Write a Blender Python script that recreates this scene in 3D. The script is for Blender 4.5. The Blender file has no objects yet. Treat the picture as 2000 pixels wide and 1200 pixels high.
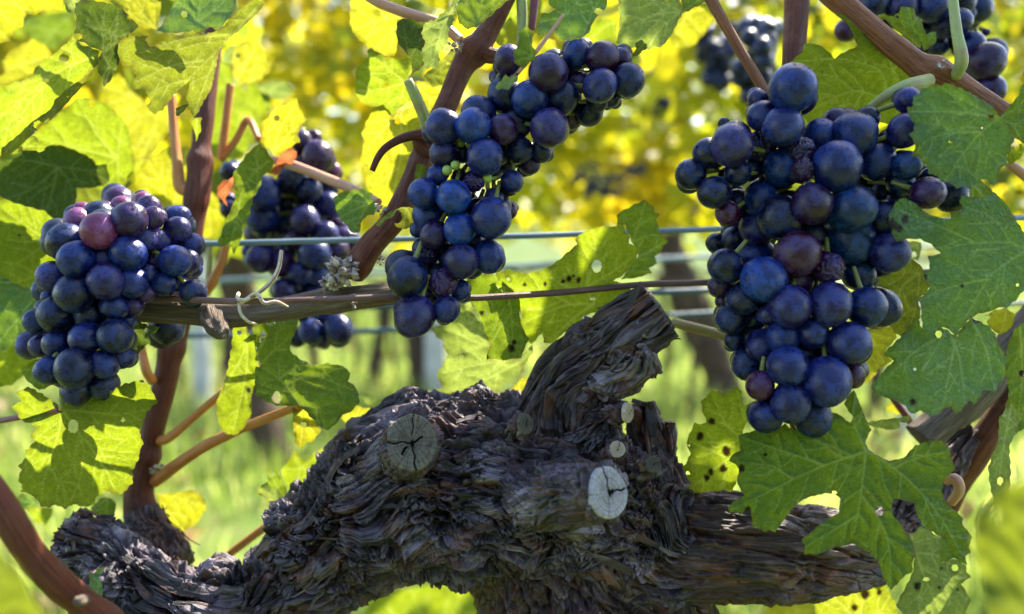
import bpy, bmesh, math, random
import numpy as np
from mathutils import Vector, Matrix, Euler
from mathutils.geometry import delaunay_2d_cdt
rad = math.radians
SC = bpy.context.scene
COL = SC.collection

# ------------------------------------------------------------------ camera, sky, sun, exposure
F = 1600.0            # focal length in pixels of the 2000 x 1200 photograph
H = 0.85              # camera height above the grass
PITCH = rad(6.0)
cp, sp_ = math.cos(PITCH), math.sin(PITCH)
cam_d = bpy.data.cameras.new('camera')
cam = bpy.data.objects.new('camera', cam_d); COL.objects.link(cam)
cam.location = (0, 0, H); cam.rotation_euler = (rad(90) - PITCH, 0, 0)
cam_d.sensor_width = 36.0; cam_d.lens = 36.0 * F / 2000.0
cam_d.clip_start = 0.005; cam_d.clip_end = 2000
cam_d.dof.use_dof = True; cam_d.dof.focus_distance = 0.325
cam_d.dof.aperture_fstop = (cam_d.lens / 1000.0) / 0.0056
SC.camera = cam

SUN_AZ, SUN_EL = rad(40), rad(49)     # azimuth to the right of straight ahead
sdir = Vector((math.sin(SUN_AZ) * math.cos(SUN_EL), math.cos(SUN_AZ) * math.cos(SUN_EL), math.sin(SUN_EL)))
W = bpy.data.worlds.new('World'); SC.world = W; W.use_nodes = True
nt = W.node_tree; nt.nodes.clear()
sky = nt.nodes.new('ShaderNodeTexSky'); sky.sky_type = 'NISHITA'; sky.sun_disc = False
sky.sun_elevation = SUN_EL; sky.sun_rotation = SUN_AZ
bg = nt.nodes.new('ShaderNodeBackground'); bg.inputs['Strength'].default_value = 0.15
out = nt.nodes.new('ShaderNodeOutputWorld')
nt.links.new(sky.outputs[0], bg.inputs[0]); nt.links.new(bg.outputs[0], out.inputs[0])
sl = bpy.data.lights.new('sun', 'SUN'); sl.energy = 4.6; sl.angle = rad(0.5); sl.color = (1.0, 0.93, 0.80)
so = bpy.data.objects.new('sun', sl); COL.objects.link(so)
so.rotation_euler = (-sdir).to_track_quat('-Z', 'Y').to_euler()
so.location = (2, 3, 4)
SC.view_settings.view_transform = 'Standard'; SC.view_settings.look = 'None'
SC.view_settings.exposure = 2.0; SC.view_settings.gamma = 1
SC.render.engine = 'CYCLES'
SC.cycles.max_bounces = 8; SC.cycles.transmission_bounces = 6; SC.cycles.diffuse_bounces = 4
SC.cycles.use_denoising = True

# ------------------------------------------------------------------ maths helpers
def P(px, py, d):
    x = (px - 1000.0) / F * d; u = -(py - 600.0) / F * d
    return Vector((x, d * cp + u * sp_, H + u * cp - d * sp_))
def PA(a, d):                       # arrays: a = N x 2 pixels, d = N depths
    x = (a[:, 0] - 1000.0) / F * d; u = -(a[:, 1] - 600.0) / F * d
    return np.stack([x, d * cp + u * sp_, H + u * cp - d * sp_], 1)

_rs = np.random.RandomState(7)
_perm = _rs.permutation(256); _perm = np.concatenate([_perm, _perm, _perm])
_g = _rs.normal(size=(256, 3)); _g /= np.linalg.norm(_g, axis=1)[:, None]
def pn(p):                          # gradient noise, N x 3 -> N in about [-1, 1]
    p = np.asarray(p, float); i = np.floor(p).astype(int); f = p - i; i &= 255
    w = f * f * f * (f * (f * 6 - 15) + 10)
    r = np.zeros(len(p))
    for dx in (0, 1):
        for dy in (0, 1):
            for dz in (0, 1):
                h = _perm[_perm[_perm[(i[:, 0] + dx) & 255] + ((i[:, 1] + dy) & 255)] + ((i[:, 2] + dz) & 255)]
                g = _g[h]
                dot = g[:, 0] * (f[:, 0] - dx) + g[:, 1] * (f[:, 1] - dy) + g[:, 2] * (f[:, 2] - dz)
                wt = (w[:, 0] if dx else 1 - w[:, 0]) * (w[:, 1] if dy else 1 - w[:, 1]) * (w[:, 2] if dz else 1 - w[:, 2])
                r += dot * wt
    return r * 1.5
def fbm(p, n=3):
    r = 0; a = 1.0
    for k in range(n):
        r = r + a * pn(p * (2 ** k) + 17.3 * k); a *= 0.5
    return r

def mesh_from(name, verts, faces, mat=None, parent=None, smooth=True, attrs=None, uv=None):
    me = bpy.data.meshes.new(name)
    verts = np.asarray(verts, np.float32)
    if isinstance(faces, np.ndarray):
        nf, k = faces.shape
        me.vertices.add(len(verts)); me.vertices.foreach_set('co', verts.ravel())
        me.loops.add(nf * k); me.loops.foreach_set('vertex_index', faces.astype(np.int32).ravel())
        me.polygons.add(nf)
        me.polygons.foreach_set('loop_start', np.arange(0, nf * k, k, dtype=np.int32))
        me.polygons.foreach_set('loop_total', np.full(nf, k, np.int32))
        me.update(calc_edges=True)
    else:
        me.from_pydata([tuple(v) for v in verts.tolist()], [], faces)
    if smooth:
        me.polygons.foreach_set('use_smooth', np.ones(len(me.polygons), bool))
    for k, v in (attrs or {}).items():
        v = np.asarray(v, np.float32)
        if v.ndim == 1:
            a = me.attributes.new(k, 'FLOAT', 'POINT'); a.data.foreach_set('value', v)
        else:
            a = me.attributes.new(k, 'FLOAT_VECTOR', 'POINT'); a.data.foreach_set('vector', v.ravel())
    me.validate(); me.update()
    if mat: me.materials.append(mat)
    o = bpy.data.objects.new(name, me); COL.objects.link(o)
    if parent is not None:
        o.parent = parent
    return o
def recentre(o, loc):
    loc = Vector(loc); o.data.transform(Matrix.Translation(-loc)); o.location = loc
def tag(o, label=None, cat=None, group=None, kind=None):
    if label: o['label'] = label
    if cat: o['category'] = cat
    if group: o['group'] = group
    if kind: o['kind'] = kind
    return o
def empty(name, loc, label, cat, group=None):
    o = bpy.data.objects.new(name, None); COL.objects.link(o); o.location = loc
    o.empty_display_size = 0.01
    return tag(o, label, cat, group)
def adopt(o, root):                 # parent a world-space mesh to a thing that only has a location
    o.parent = root; o.data.transform(Matrix.Translation(-root.location)); return o

# ------------------------------------------------------------------ materials
class MT:
    def __init__(s, name):
        s.m = bpy.data.materials.new(name); s.m.use_nodes = True
        s.t = s.m.node_tree; s.t.nodes.clear()
        s.out = s.n('ShaderNodeOutputMaterial')
    def n(s, typ, **kw):
        nd = s.t.nodes.new(typ)
        for k, v in kw.items(): setattr(nd, k, v)
        return nd
    def l(s, a, b): s.t.links.new(a, b)
    def val(s, sock, v):
        if hasattr(v, 'is_linked') or hasattr(v, 'links'): s.l(v, sock)
        else: sock.default_value = v
    def attr(s, name, o='Fac'): return s.n('ShaderNodeAttribute', attribute_name=name).outputs[o]
    def noise(s, vec, scale, detail=3, rough=.55, dist=0.0):
        nd = s.n('ShaderNodeTexNoise'); s.l(vec, nd.inputs['Vector'])
        nd.inputs['Scale'].default_value = scale; nd.inputs['Detail'].default_value = detail
        nd.inputs['Roughness'].default_value = rough; nd.inputs['Distortion'].default_value = dist
        return nd.outputs['Fac']
    def voro(s, vec, scale, feat='DISTANCE_TO_EDGE'):
        nd = s.n('ShaderNodeTexVoronoi', feature=feat); s.l(vec, nd.inputs['Vector'])
        nd.inputs['Scale'].default_value = scale
        return nd.outputs['Distance']
    def ramp(s, fac, *stops):
        nd = s.n('ShaderNodeValToRGB'); cr = nd.color_ramp
        while len(cr.elements) < len(stops): cr.elements.new(0.5)
        for e, (p, c) in zip(cr.elements, stops):
            e.position = p; e.color = (c[0], c[1], c[2], 1) if hasattr(c, '__len__') else (c, c, c, 1)
        s.l(fac, nd.inputs[0]); return nd.outputs[0]
    def mix(s, fac, a, b, blend='MIX'):
        nd = s.n('ShaderNodeMix', data_type='RGBA', blend_type=blend)
        s.val(nd.inputs[0], fac)
        for sock, v in ((nd.inputs[6], a), (nd.inputs[7], b)):
            if isinstance(v, tuple): sock.default_value = (v[0], v[1], v[2], 1)
            else: s.l(v, sock)
        return nd.outputs[2]
    def math(s, op, a, b=0.0, clamp=False):
        nd = s.n('ShaderNodeMath', operation=op, use_clamp=clamp)
        s.val(nd.inputs[0], a); s.val(nd.inputs[1], b); return nd.outputs[0]
    def vmul(s, vec, v):
        nd = s.n('ShaderNodeVectorMath', operation='MULTIPLY'); s.l(vec, nd.inputs[0]); nd.inputs[1].default_value = v
        return nd.outputs[0]
    def vadd(s, a, b):
        nd = s.n('ShaderNodeVectorMath', operation='ADD'); s.l(a, nd.inputs[0]); s.val(nd.inputs[1], b)
        return nd.outputs[0]
    def bump(s, h, strength, dist):
        nd = s.n('ShaderNodeBump'); nd.inputs['Strength'].default_value = strength
        nd.inputs['Distance'].default_value = dist; s.l(h, nd.inputs['Height']); return nd.outputs[0]
    def pbr(s, col, rough=.6, spec=.4, normal=None):
        b = s.n('ShaderNodeBsdfPrincipled')
        if isinstance(col, tuple): b.inputs['Base Color'].default_value = (*col, 1)
        else: s.l(col, b.inputs['Base Color'])
        s.val(b.inputs['Roughness'], rough); b.inputs['Specular IOR Level'].default_value = spec
        if normal is not None: s.l(normal, b.inputs['Normal'])
        return b
    def done(s, sh): s.l(sh.outputs[0], s.out.inputs[0]); return s.m

def leaf_mat(name, front, trans, spot=0.35, fac=0.55, veinc=None, rust=(0.16, 0.07, 0.02), rim=0.5, gloss=.25):
    m = MT(name); uv = m.attr('lc', 'Vector'); vein = m.attr('vein'); rimv = m.attr('rim')
    oi = m.n('ShaderNodeObjectInfo')
    off = m.n('ShaderNodeCombineXYZ'); m.l(m.math('MULTIPLY', oi.outputs['Random'], 50.0), off.inputs[2])
    v = m.vadd(uv, off.outputs[0])
    n1 = m.noise(v, 1.6, 3); n2 = m.noise(v, 9.0, 3); cell = m.voro(m.vadd(v, m.vmul(uv, (.0, .0, .0))), 7.5)
    cell2 = m.voro(v, 21.0)
    tert = m.math('SUBTRACT', 1.0, m.math('MULTIPLY', cell, 14.0), True)
    tert2 = m.math('SUBTRACT', 1.0, m.math('MULTIPLY', cell2, 9.0), True)
    tv = m.math('MAXIMUM', m.math('MULTIPLY', tert, .55), m.math('MULTIPLY', tert2, .25))
    veins = m.math('MAXIMUM', vein, tv)
    vc = veinc or tuple(min(1, c * 1.7 + .04) for c in front)
    tc = (trans[0] * 1.35 + .13, trans[1] * 1.3 + .12, trans[2] * 1.3 + .07)
    hv = m.math('ADD', .72, m.math('MULTIPLY', n1, .56))
    def shade(base, vcol, dk):
        c = m.mix(m.ramp(n2, (.3, 0.0), (.75, 1.0)), tuple(x * .82 for x in base), tuple(min(1, x * 1.15) for x in base))
        mul = m.n('ShaderNodeVectorMath', operation='SCALE'); m.l(c, mul.inputs[0]); m.l(hv, mul.inputs['Scale'])
        return m.mix(m.math('MULTIPLY', veins, dk), mul.outputs[0], vcol)
    cf = shade(front, vc, .75); ct = shade(trans, tc, .6)
    # blemishes: rusty flecks and a browned rim
    sp1 = m.ramp(m.noise(v, 5.0, 4, .65), (.66, 0.0), (.71, 1.0))
    fleck = m.ramp(m.noise(v, 26.0, 2, .5), (.70, 0.0), (.75, 1.0))
    rimn = m.math('MULTIPLY', m.ramp(rimv, (0.0, 1.0), (.09, 0.0)), m.ramp(m.noise(v, 3.5, 3), (.42, 0.0), (.6, 1.0)))
    bl = m.math('MAXIMUM', m.math('MULTIPLY', m.math('MAXIMUM', sp1, m.math('MULTIPLY', fleck, .6)), spot), m.math('MULTIPLY', rimn, rim))
    cf = m.mix(bl, cf, rust); ct = m.mix(bl, ct, tuple(c * .7 for c in rust))
    spt = m.attr('sp'); cf = m.mix(spt, cf, (.022, .011, .006)); ct = m.mix(spt, ct, (.02, .008, .003))
    res = m.math('MULTIPLY', m.ramp(m.noise(v, 34.0, 2, .5), (.66, 0.0), (.72, .5)), m.ramp(m.noise(v, 1.3, 2), (.45, 0.0), (.65, 1.0)))
    cf = m.mix(res, cf, (.34, .40, .30))
    hgt = m.math('ADD', m.math('MULTIPLY', veins, -.5), m.math('ADD', m.math('MULTIPLY', n2, .35), m.math('MULTIPLY', m.math('MINIMUM', cell, .22), 2.2)))
    nb = m.bump(hgt, .8, .0011)
    p = m.pbr(cf, .5, gloss, nb)
    tr = m.n('ShaderNodeBsdfTranslucent'); m.l(ct, tr.inputs[0]); 
    mx = m.n('ShaderNodeMixShader'); mx.inputs[0].default_value = fac
    m.l(p.outputs[0], mx.inputs[1]); m.l(tr.outputs[0], mx.inputs[2])
    return m.done(mx)
LM = {
 'yel':   leaf_mat('leaf_yellow', (.13, .175, .012), (.335, .33, .007), .6),
 'yg':    leaf_mat('leaf_yellow_green', (.075, .15, .014), (.225, .29, .005), .5),
 'green': leaf_mat('leaf_green', (.066, .165, .018), (.19, .27, .006), .35, .48, (.23, .34, .09)),
 'teal':  leaf_mat('leaf_blue_green', (.092, .215, .062), (.17, .28, .012), .35, .40, (.28, .41, .15), gloss=.4),
 'olive': leaf_mat('leaf_olive', (.070, .11, .013), (.19, .22, .008), .45, .5),
 'pale':  leaf_mat('leaf_pale', (.18, .27, .065), (.25, .32, .045), .4, .5, (.42, .50, .18)),
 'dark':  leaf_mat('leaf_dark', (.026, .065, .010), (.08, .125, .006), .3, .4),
 'spot':  leaf_mat('leaf_spotted', (.13, .20, .014), (.26, .29, .008), .95, .55, rust=(.035, .018, .008)),
 'near':  leaf_mat('leaf_near', (.10, .16, .012), (.21, .26, .008), .1, .5),
}
def cane_mat(name, c1, c2, c3, rough=.55, spec=.35, stripe=1.0):
    m = MT(name); tc = m.attr('tc', 'Vector')
    s1 = m.noise(m.vmul(tc, (.5, 9, 9)), 1.0, 4, .6); s2 = m.noise(m.vmul(tc, (1.5, 1.2, 1.2)), 1.0, 3); s3 = m.noise(m.vmul(tc, (1, 22, 22)), 1.0, 3)
    col = m.mix(m.ramp(s1, (.35, 0.0), (.68, 1.0)), c1, c2)
    col = m.mix(m.ramp(s2, (.5, 0.0), (.72, .75)), col, c3)
    dots = m.ramp(m.noise(m.vmul(tc, (9, 9, 9)), 1.0, 2), (.68, 0.0), (.72, .7))
    col = m.mix(dots, col, tuple(x * .4 for x in c1))
    nb = m.bump(m.math('ADD', s1, m.math('MULTIPLY', s3, .7)), .8 * stripe, .0018)
    return m.done(m.pbr(col, rough, spec, nb))
M = {}
M['cane_red'] = cane_mat('cane_reddish_brown', (.080, .018, .008), (.19, .052, .022), (.21, .085, .045))
M['cane_dark'] = cane_mat('cane_dark_red', (.070, .014, .007), (.16, .036, .014), (.12, .036, .02))
M['cane_brown'] = cane_mat('cane_brown', (.15, .048, .016), (.34, .125, .042), (.24, .10, .045))
M['cane_grey'] = cane_mat('cane_weathered_grey', (.11, .075, .05), (.30, .235, .18), (.20, .15, .12), .8, .2, 1.6)
M['petiole_orange'] = cane_mat('petiole_orange', (.48, .16, .035), (.62, .25, .06), (.50, .28, .06), .45, .4, .5)
M['petiole_pink'] = cane_mat('petiole_pink', (.42, .18, .10), (.55, .30, .18), (.45, .30, .12), .45, .4, .5)
M['petiole_green'] = cane_mat('petiole_green', (.30, .34, .10), (.42, .45, .16), (.35, .25, .12), .45, .4, .5)
M['petiole_olive'] = cane_mat('petiole_olive', (.30, .22, .06), (.40, .32, .10), (.36, .20, .09), .45, .4, .5)
M['petiole_purple'] = cane_mat('petiole_purple', (.13, .02, .03), (.20, .05, .05), (.18, .10, .05), .45, .4, .5)
def bark_mat(name, dark, mid, light, warm, tint):
    m = MT(name); tc = m.attr('tc', 'Vector'); fl = m.attr('fl')
    wv = m.n('ShaderNodeTexNoise'); m.l(m.vmul(tc, (.35, .5, .5)), wv.inputs['Vector']); wv.inputs['Scale'].default_value = 1.0
    tcw = m.vadd(tc, m.vmul(wv.outputs['Color'], (.8, 1.6, 1.6)))
    s1 = m.noise(m.vmul(tcw, (.35, 4.5, 4.5)), 1.0, 5, .6); s3 = m.noise(m.vmul(tcw, (.9, 15, 15)), 1.0, 4, .65)
    patch = m.noise(m.vmul(tcw, (.28, .55, .55)), 1.0, 4, .6); patch2 = m.noise(m.vmul(tcw, (.3, .8, .8)), 1.7, 4, .6); s4 = m.noise(m.vmul(tc, (.5, .5, .5)), 1.3, 3)
    col = m.mix(m.ramp(s1, (.36, 0.0), (.60, 1.0)), dark, mid)
    col = m.mix(m.ramp(s4, (.46, 0.0), (.62, .75)), col, tint)
    lm = m.math('MULTIPLY', m.ramp(patch, (.50, 0.0), (.63, 1.0)), m.ramp(m.math('ADD', m.math('MULTIPLY', s1, .5), m.math('MULTIPLY', s3, .5)), (.45, .03), (.60, 1.0)))
    col = m.mix(lm, col, light)
    col = m.mix(m.math('MULTIPLY', m.ramp(patch2, (.52, 0.0), (.62, 1.0)), m.ramp(s1, (.35, .35), (.6, .9))), col, warm)
    col = m.mix(m.math('MULTIPLY', m.ramp(fl, (.62, 0.0), (.95, 1.0)), .22), col, light)
    lich = m.ramp(m.noise(m.vmul(tc, (2.2, 2.2, 2.2)), 1.0, 3), (.70, 0.0), (.74, .7))
    col = m.mix(lich, col, (.30, .34, .27))
    nb = m.bump(m.math('ADD', s1, m.math('MULTIPLY', s3, .6)), .7, .0016)
    return m.done(m.pbr(col, m.ramp(s3, (.3, .7), (.7, .38)), .5, nb))
M['bark'] = bark_mat('old_vine_bark', (.0035, .002, .002), (.020, .0115, .011), (.29, .235, .275), (.105, .036, .015), (.042, .019, .034))
M['bark_right'] = bark_mat('old_vine_bark_brown', (.005, .002, .0012), (.040, .0145, .008), (.17, .11, .10), (.13, .036, .013), (.042, .014, .012))
def far_bark():
    m = MT('far_vine_bark'); tc = m.attr('tc', 'Vector')
    s1 = m.noise(m.vmul(tc, (.3, 3, 3)), 1.0, 4)
    return m.done(m.pbr(m.ramp(s1, (.35, (.025, .016, .012)), (.65, (.11, .075, .055))), .8, .2))
M['bark_far'] = far_bark()
def cutwood(name, c1, c2, dark, stain=.8):
    m = MT(name); tco = m.attr('tc', 'Vector')      # x, y on the disc in units of its radius; z = crack depth
    sep = m.n('ShaderNodeSeparateXYZ'); m.l(tco, sep.inputs[0])
    r = m.math('SQRT', m.math('ADD', m.math('MULTIPLY', sep.outputs[0], sep.outputs[0]), m.math('MULTIPLY', sep.outputs[1], sep.outputs[1])))
    ang = m.math('ARCTAN2', sep.outputs[1], sep.outputs[0])
    cx = m.n('ShaderNodeCombineXYZ'); m.l(m.math('MULTIPLY', ang, 9.0), cx.inputs[0]); m.l(m.math('MULTIPLY', r, 1.2), cx.inputs[1])
    ray = m.noise(cx.outputs[0], 1.0, 4, .65)
    cy = m.n('ShaderNodeCombineXYZ'); m.l(m.math('MULTIPLY', r, 15.0), cy.inputs[0]); m.l(m.math('MULTIPLY', ang, .3), cy.inputs[1])
    ring = m.noise(cy.outputs[0], 1.0, 2, .5, .5); bl = m.noise(tco, 2.2, 4, .6)
    col = m.mix(m.ramp(ray, (.38, 0.0), (.60, 1.0)), c1, c2)
    col = m.mix(m.ramp(ray, (.30, .9), (.38, 0.0)), col, dark)
    col = m.mix(m.math('MULTIPLY', m.ramp(ring, (.5, 0.0), (.65, 1.0)), .35), col, dark)
    col = m.mix(m.ramp(bl, (.52, 0.0), (.70, stain)), col, tuple(x * .5 for x in c1))
    col = m.mix(m.ramp(sep.outputs[2], (.15, 0.0), (.6, 1.0)), col, (.012, .008, .006))
    return m.done(m.pbr(col, .85, .15, m.bump(m.math('ADD', ray, ring), 1.0, .0015)))
M['cut_old'] = cutwood('weathered_cut_wood', (.10, .085, .06), (.22, .195, .15), (.045, .035, .025))
M['cut_new'] = cutwood('pale_cut_wood', (.34, .315, .325), (.52, .49, .50), (.16, .13, .12), .4)
M['cut_fresh'] = cutwood('fresh_cut_wood', (.60, .44, .30), (.78, .64, .48), (.35, .2, .1), .3)
def grape_mat(name, mult):
    m = MT(name); oi = m.n('ShaderNodeObjectInfo'); tco = m.n('ShaderNodeTexCoord')
    off = m.n('ShaderNodeCombineXYZ'); m.l(m.math('MULTIPLY', oi.outputs['Random'], 91.0), off.inputs[0]); m.l(m.math('MULTIPLY', oi.outputs['Random'], 37.0), off.inputs[2])
    v = m.vadd(tco.outputs['Object'], off.outputs[0])
    n1 = m.noise(v, 1.1, 4, .6, .4); n2 = m.noise(v, 4.5, 5, .65, .3); n3 = m.noise(v, 17.0, 3)
    bloom = m.mix(1.0, oi.outputs['Color'], (2.2, 2.9, 2.7), 'MULTIPLY')
    dusty = m.mix(.30, bloom, (.016, .058, .26))
    f = m.math('MULTIPLY', m.ramp(n1, (.40, .06), (.60, 1.0)), m.ramp(n2, (.40, .10), (.49, 1.0)))
    rub = m.ramp(m.math('ADD', m.voro(v, 1.25, 'F1'), m.math('MULTIPLY', n2, .35)), (.42, .0), (.52, 1.0))
    f = m.math('MULTIPLY', f, m.math('ADD', .25, m.math('MULTIPLY', rub, .75)))
    col = m.mix(f, oi.outputs['Color'], dusty)
    spots = m.math('MULTIPLY', m.ramp(n3, (.68, 0.0), (.72, .5)), m.ramp(n1, (.5, 0.0), (.7, 1.0))); col = m.mix(spots, col, (.012, .010, .014))
    rg = m.math('ADD', .17, m.math('MULTIPLY', f, .33))
    nb = m.bump(m.math('ADD', n2, m.math('MULTIPLY', n3, .3)), .12, .02)
    return m.done(m.pbr(col, rg, .42, nb))
M['grape'] = grape_mat('grape_skin', 1)
def simple(name, col, rough=.6, spec=.3, nsc=0, c2=None):
    m = MT(name)
    if nsc:
        tco = m.n('ShaderNodeTexCoord'); n = m.noise(tco.outputs['Object'], nsc, 4)
        return m.done(m.pbr(m.mix(m.ramp(n, (.35, 0.0), (.65, 1.0)), col, c2), rough, spec, m.bump(n, .3, .001)))
    return m.done(m.pbr(col, rough, spec))
M['stalklet'] = simple('berry_stalk', (.16, .17, .04), .5, .3, 300, (.26, .27, .08))
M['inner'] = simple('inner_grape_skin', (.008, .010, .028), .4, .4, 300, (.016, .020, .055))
M['green_berry'] = simple('unripe_berry', (.30, .42, .07), .4, .4, 200, (.42, .52, .12))
M['wire_rust'] = cane_mat('rusty_wire', (.10, .042, .035), (.19, .10, .085), (.15, .07, .05), .5, .5, .6)
M['wire_zinc'] = cane_mat('zinc_wire', (.13, .20, .24), (.22, .31, .36), (.18, .24, .27), .4, .5, .4)
M['wire_teal'] = cane_mat('green_coated_wire', (.035, .075, .10), (.085, .14, .17), (.06, .09, .11), .4, .5, .4)
M['raffia'] = simple('raffia', (.40, .31, .21), .8, .2, 500, (.62, .53, .40))
M['raffia_core'] = simple('raffia_core', (.22, .10, .05), .7)
M['bud'] = simple('bud_scale', (.14, .09, .07), .8, .2, 350, (.55, .47, .40))
M['post'] = simple('pale_post', (.42, .42, .45), .8, .2, 12, (.62, .62, .64))

# ------------------------------------------------------------------ tubes (canes, petioles, wires, limbs)
def catmull(pts, n):
    pts = np.asarray(pts, float); k = len(pts)
    if k == 2: return pts[0] + (pts[1] - pts[0]) * np.linspace(0, 1, n)[:, None]
    ext = np.vstack([2 * pts[0] - pts[1], pts, 2 * pts[-1] - pts[-2]])
    seg = np.linalg.norm(np.diff(pts[:, :3], axis=0), axis=1); cum = np.concatenate([[0], np.cumsum(seg)])
    t = np.linspace(0, cum[-1], n); i = np.clip(np.searchsorted(cum, t, 'right') - 1, 0, k - 2)
    u = ((t - cum[i]) / seg[i])[:, None]
    p0, p1, p2, p3 = ext[i], ext[i + 1], ext[i + 2], ext[i + 3]
    return .5 * (2 * p1 + (p2 - p0) * u + (2 * p0 - 5 * p1 + 4 * p2 - p3) * u * u + (3 * p1 - p0 - 3 * p2 + p3) * u ** 3)
def path3(pts):                     # (px, py, depth, radius px) -> x, y, z, r in metres
    r = []
    for (x, y, d, q) in pts:
        v = P(x, y, d); r.append((v.x, v.y, v.z, q * d / F))
    return np.array(r)
def sweep(path, nl, na, disp=None, cap=True):
    c = catmull(path, nl); pos = c[:, :3]; R = c[:, 3]
    T = np.gradient(pos, axis=0); T /= np.linalg.norm(T, axis=1)[:, None]
    N = np.zeros_like(T)
    a = np.array([0, 0, 1.0]) if abs(T[0, 2]) < .8 else np.array([1.0, 0, 0])
    N[0] = np.cross(T[0], a); N[0] /= np.linalg.norm(N[0])
    for i in range(1, nl):
        v = N[i - 1] - T[i] * N[i - 1].dot(T[i]); N[i] = v / np.linalg.norm(v)
    B = np.cross(T, N)
    th = np.linspace(0, 2 * np.pi, na, endpoint=False)
    s = np.concatenate([[0], np.cumsum(np.linalg.norm(np.diff(pos, axis=0), axis=1))])
    ct, st = np.cos(th), np.sin(th)
    dirs = N[:, None, :] * ct[None, :, None] + B[:, None, :] * st[None, :, None]
    tc = np.stack([np.repeat(s[:, None], na, 1), ct[None] * R[:, None], st[None] * R[:, None]], 2).reshape(-1, 3) * 100   # cm
    extra = None; rr = np.repeat(R[:, None], na, 1)
    if disp is not None:
        d, extra = disp(tc, rr.ravel()); rr = rr + d.reshape(nl, na)
    V = (pos[:, None, :] + dirs * rr[:, :, None]).reshape(-1, 3)
    i = np.arange(nl - 1)[:, None] * na; j = np.arange(na)[None]; j2 = (j + 1) % na
    Fq = np.stack([i + j, i + j2, i + na + j2, i + na + j], 2).reshape(-1, 4)
    if cap:
        n = len(V); V = np.vstack([V, pos[0], pos[-1]]); tc = np.vstack([tc, [s[0] * 100, 0, 0], [s[-1] * 100, 0, 0]])
        if extra is not None: extra = np.concatenate([extra, [0, 0]])
        jj = np.arange(na); k2 = (jj + 1) % na; e = (nl - 1) * na
        Fq = np.vstack([Fq, np.stack([np.full(na, n), k2, jj, jj], 1), np.stack([np.full(na, n + 1), e + jj, e + k2, e + k2], 1)])
    return V, Fq, tc, extra, (pos, T, N, B, R, s)
def quads_to_lists(Fq):
    return [tuple(dict.fromkeys(f)) for f in Fq.tolist()]
def tube(name, pts, mat, parent=None, na=14, step=.0016, rough=.05, nodes=(), raw=False, seed=0):
    path = np.array(pts, float) if raw else path3(pts)
    L = np.linalg.norm(np.diff(path[:, :3], axis=0), axis=1).sum()
    nl = int(np.clip(L / step, 6, 400))
    def disp(tc, R):
        d = R * (rough * pn(tc * np.array([.6, 3, 3]) + seed) + rough * 1.2 * pn(tc * .7 + 5 + seed))
        for (pos_, amp) in nodes:
            d = d + R * amp * np.exp(-((tc[:, 0] / 100 - pos_ * L) / (R * .8)) ** 2)
        return d, None
    V, Fq, tc, _, fr = sweep(path, nl, na, disp)
    o = mesh_from(name, V, quads_to_lists(Fq), mat, attrs={'tc': tc})
    if parent is not None: adopt(o, parent)
    return o

def zz(reg, pts):                   # zoomed-crop coordinates -> photograph pixels
    ox, oy, s = reg
    return [(ox + p[0] / s, oy + p[1] / s) for p in pts]
R1 = (0, 0, 3.0); R2 = (400, 0, 3.0); R3 = (800, 0, 3.0); R4 = (1300, 0, 2.857); R5 = (0, 350, 2.667); R6 = (400, 350, 2.667)
R7 = (800, 350, 2.667); R8 = (1300, 350, 2.4); Q1 = (0, 750, 2.667); Q2 = (500, 750, 2.667); Q5 = (1300, 750, 2.667); PX = (0, 0, 1.0)
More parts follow.
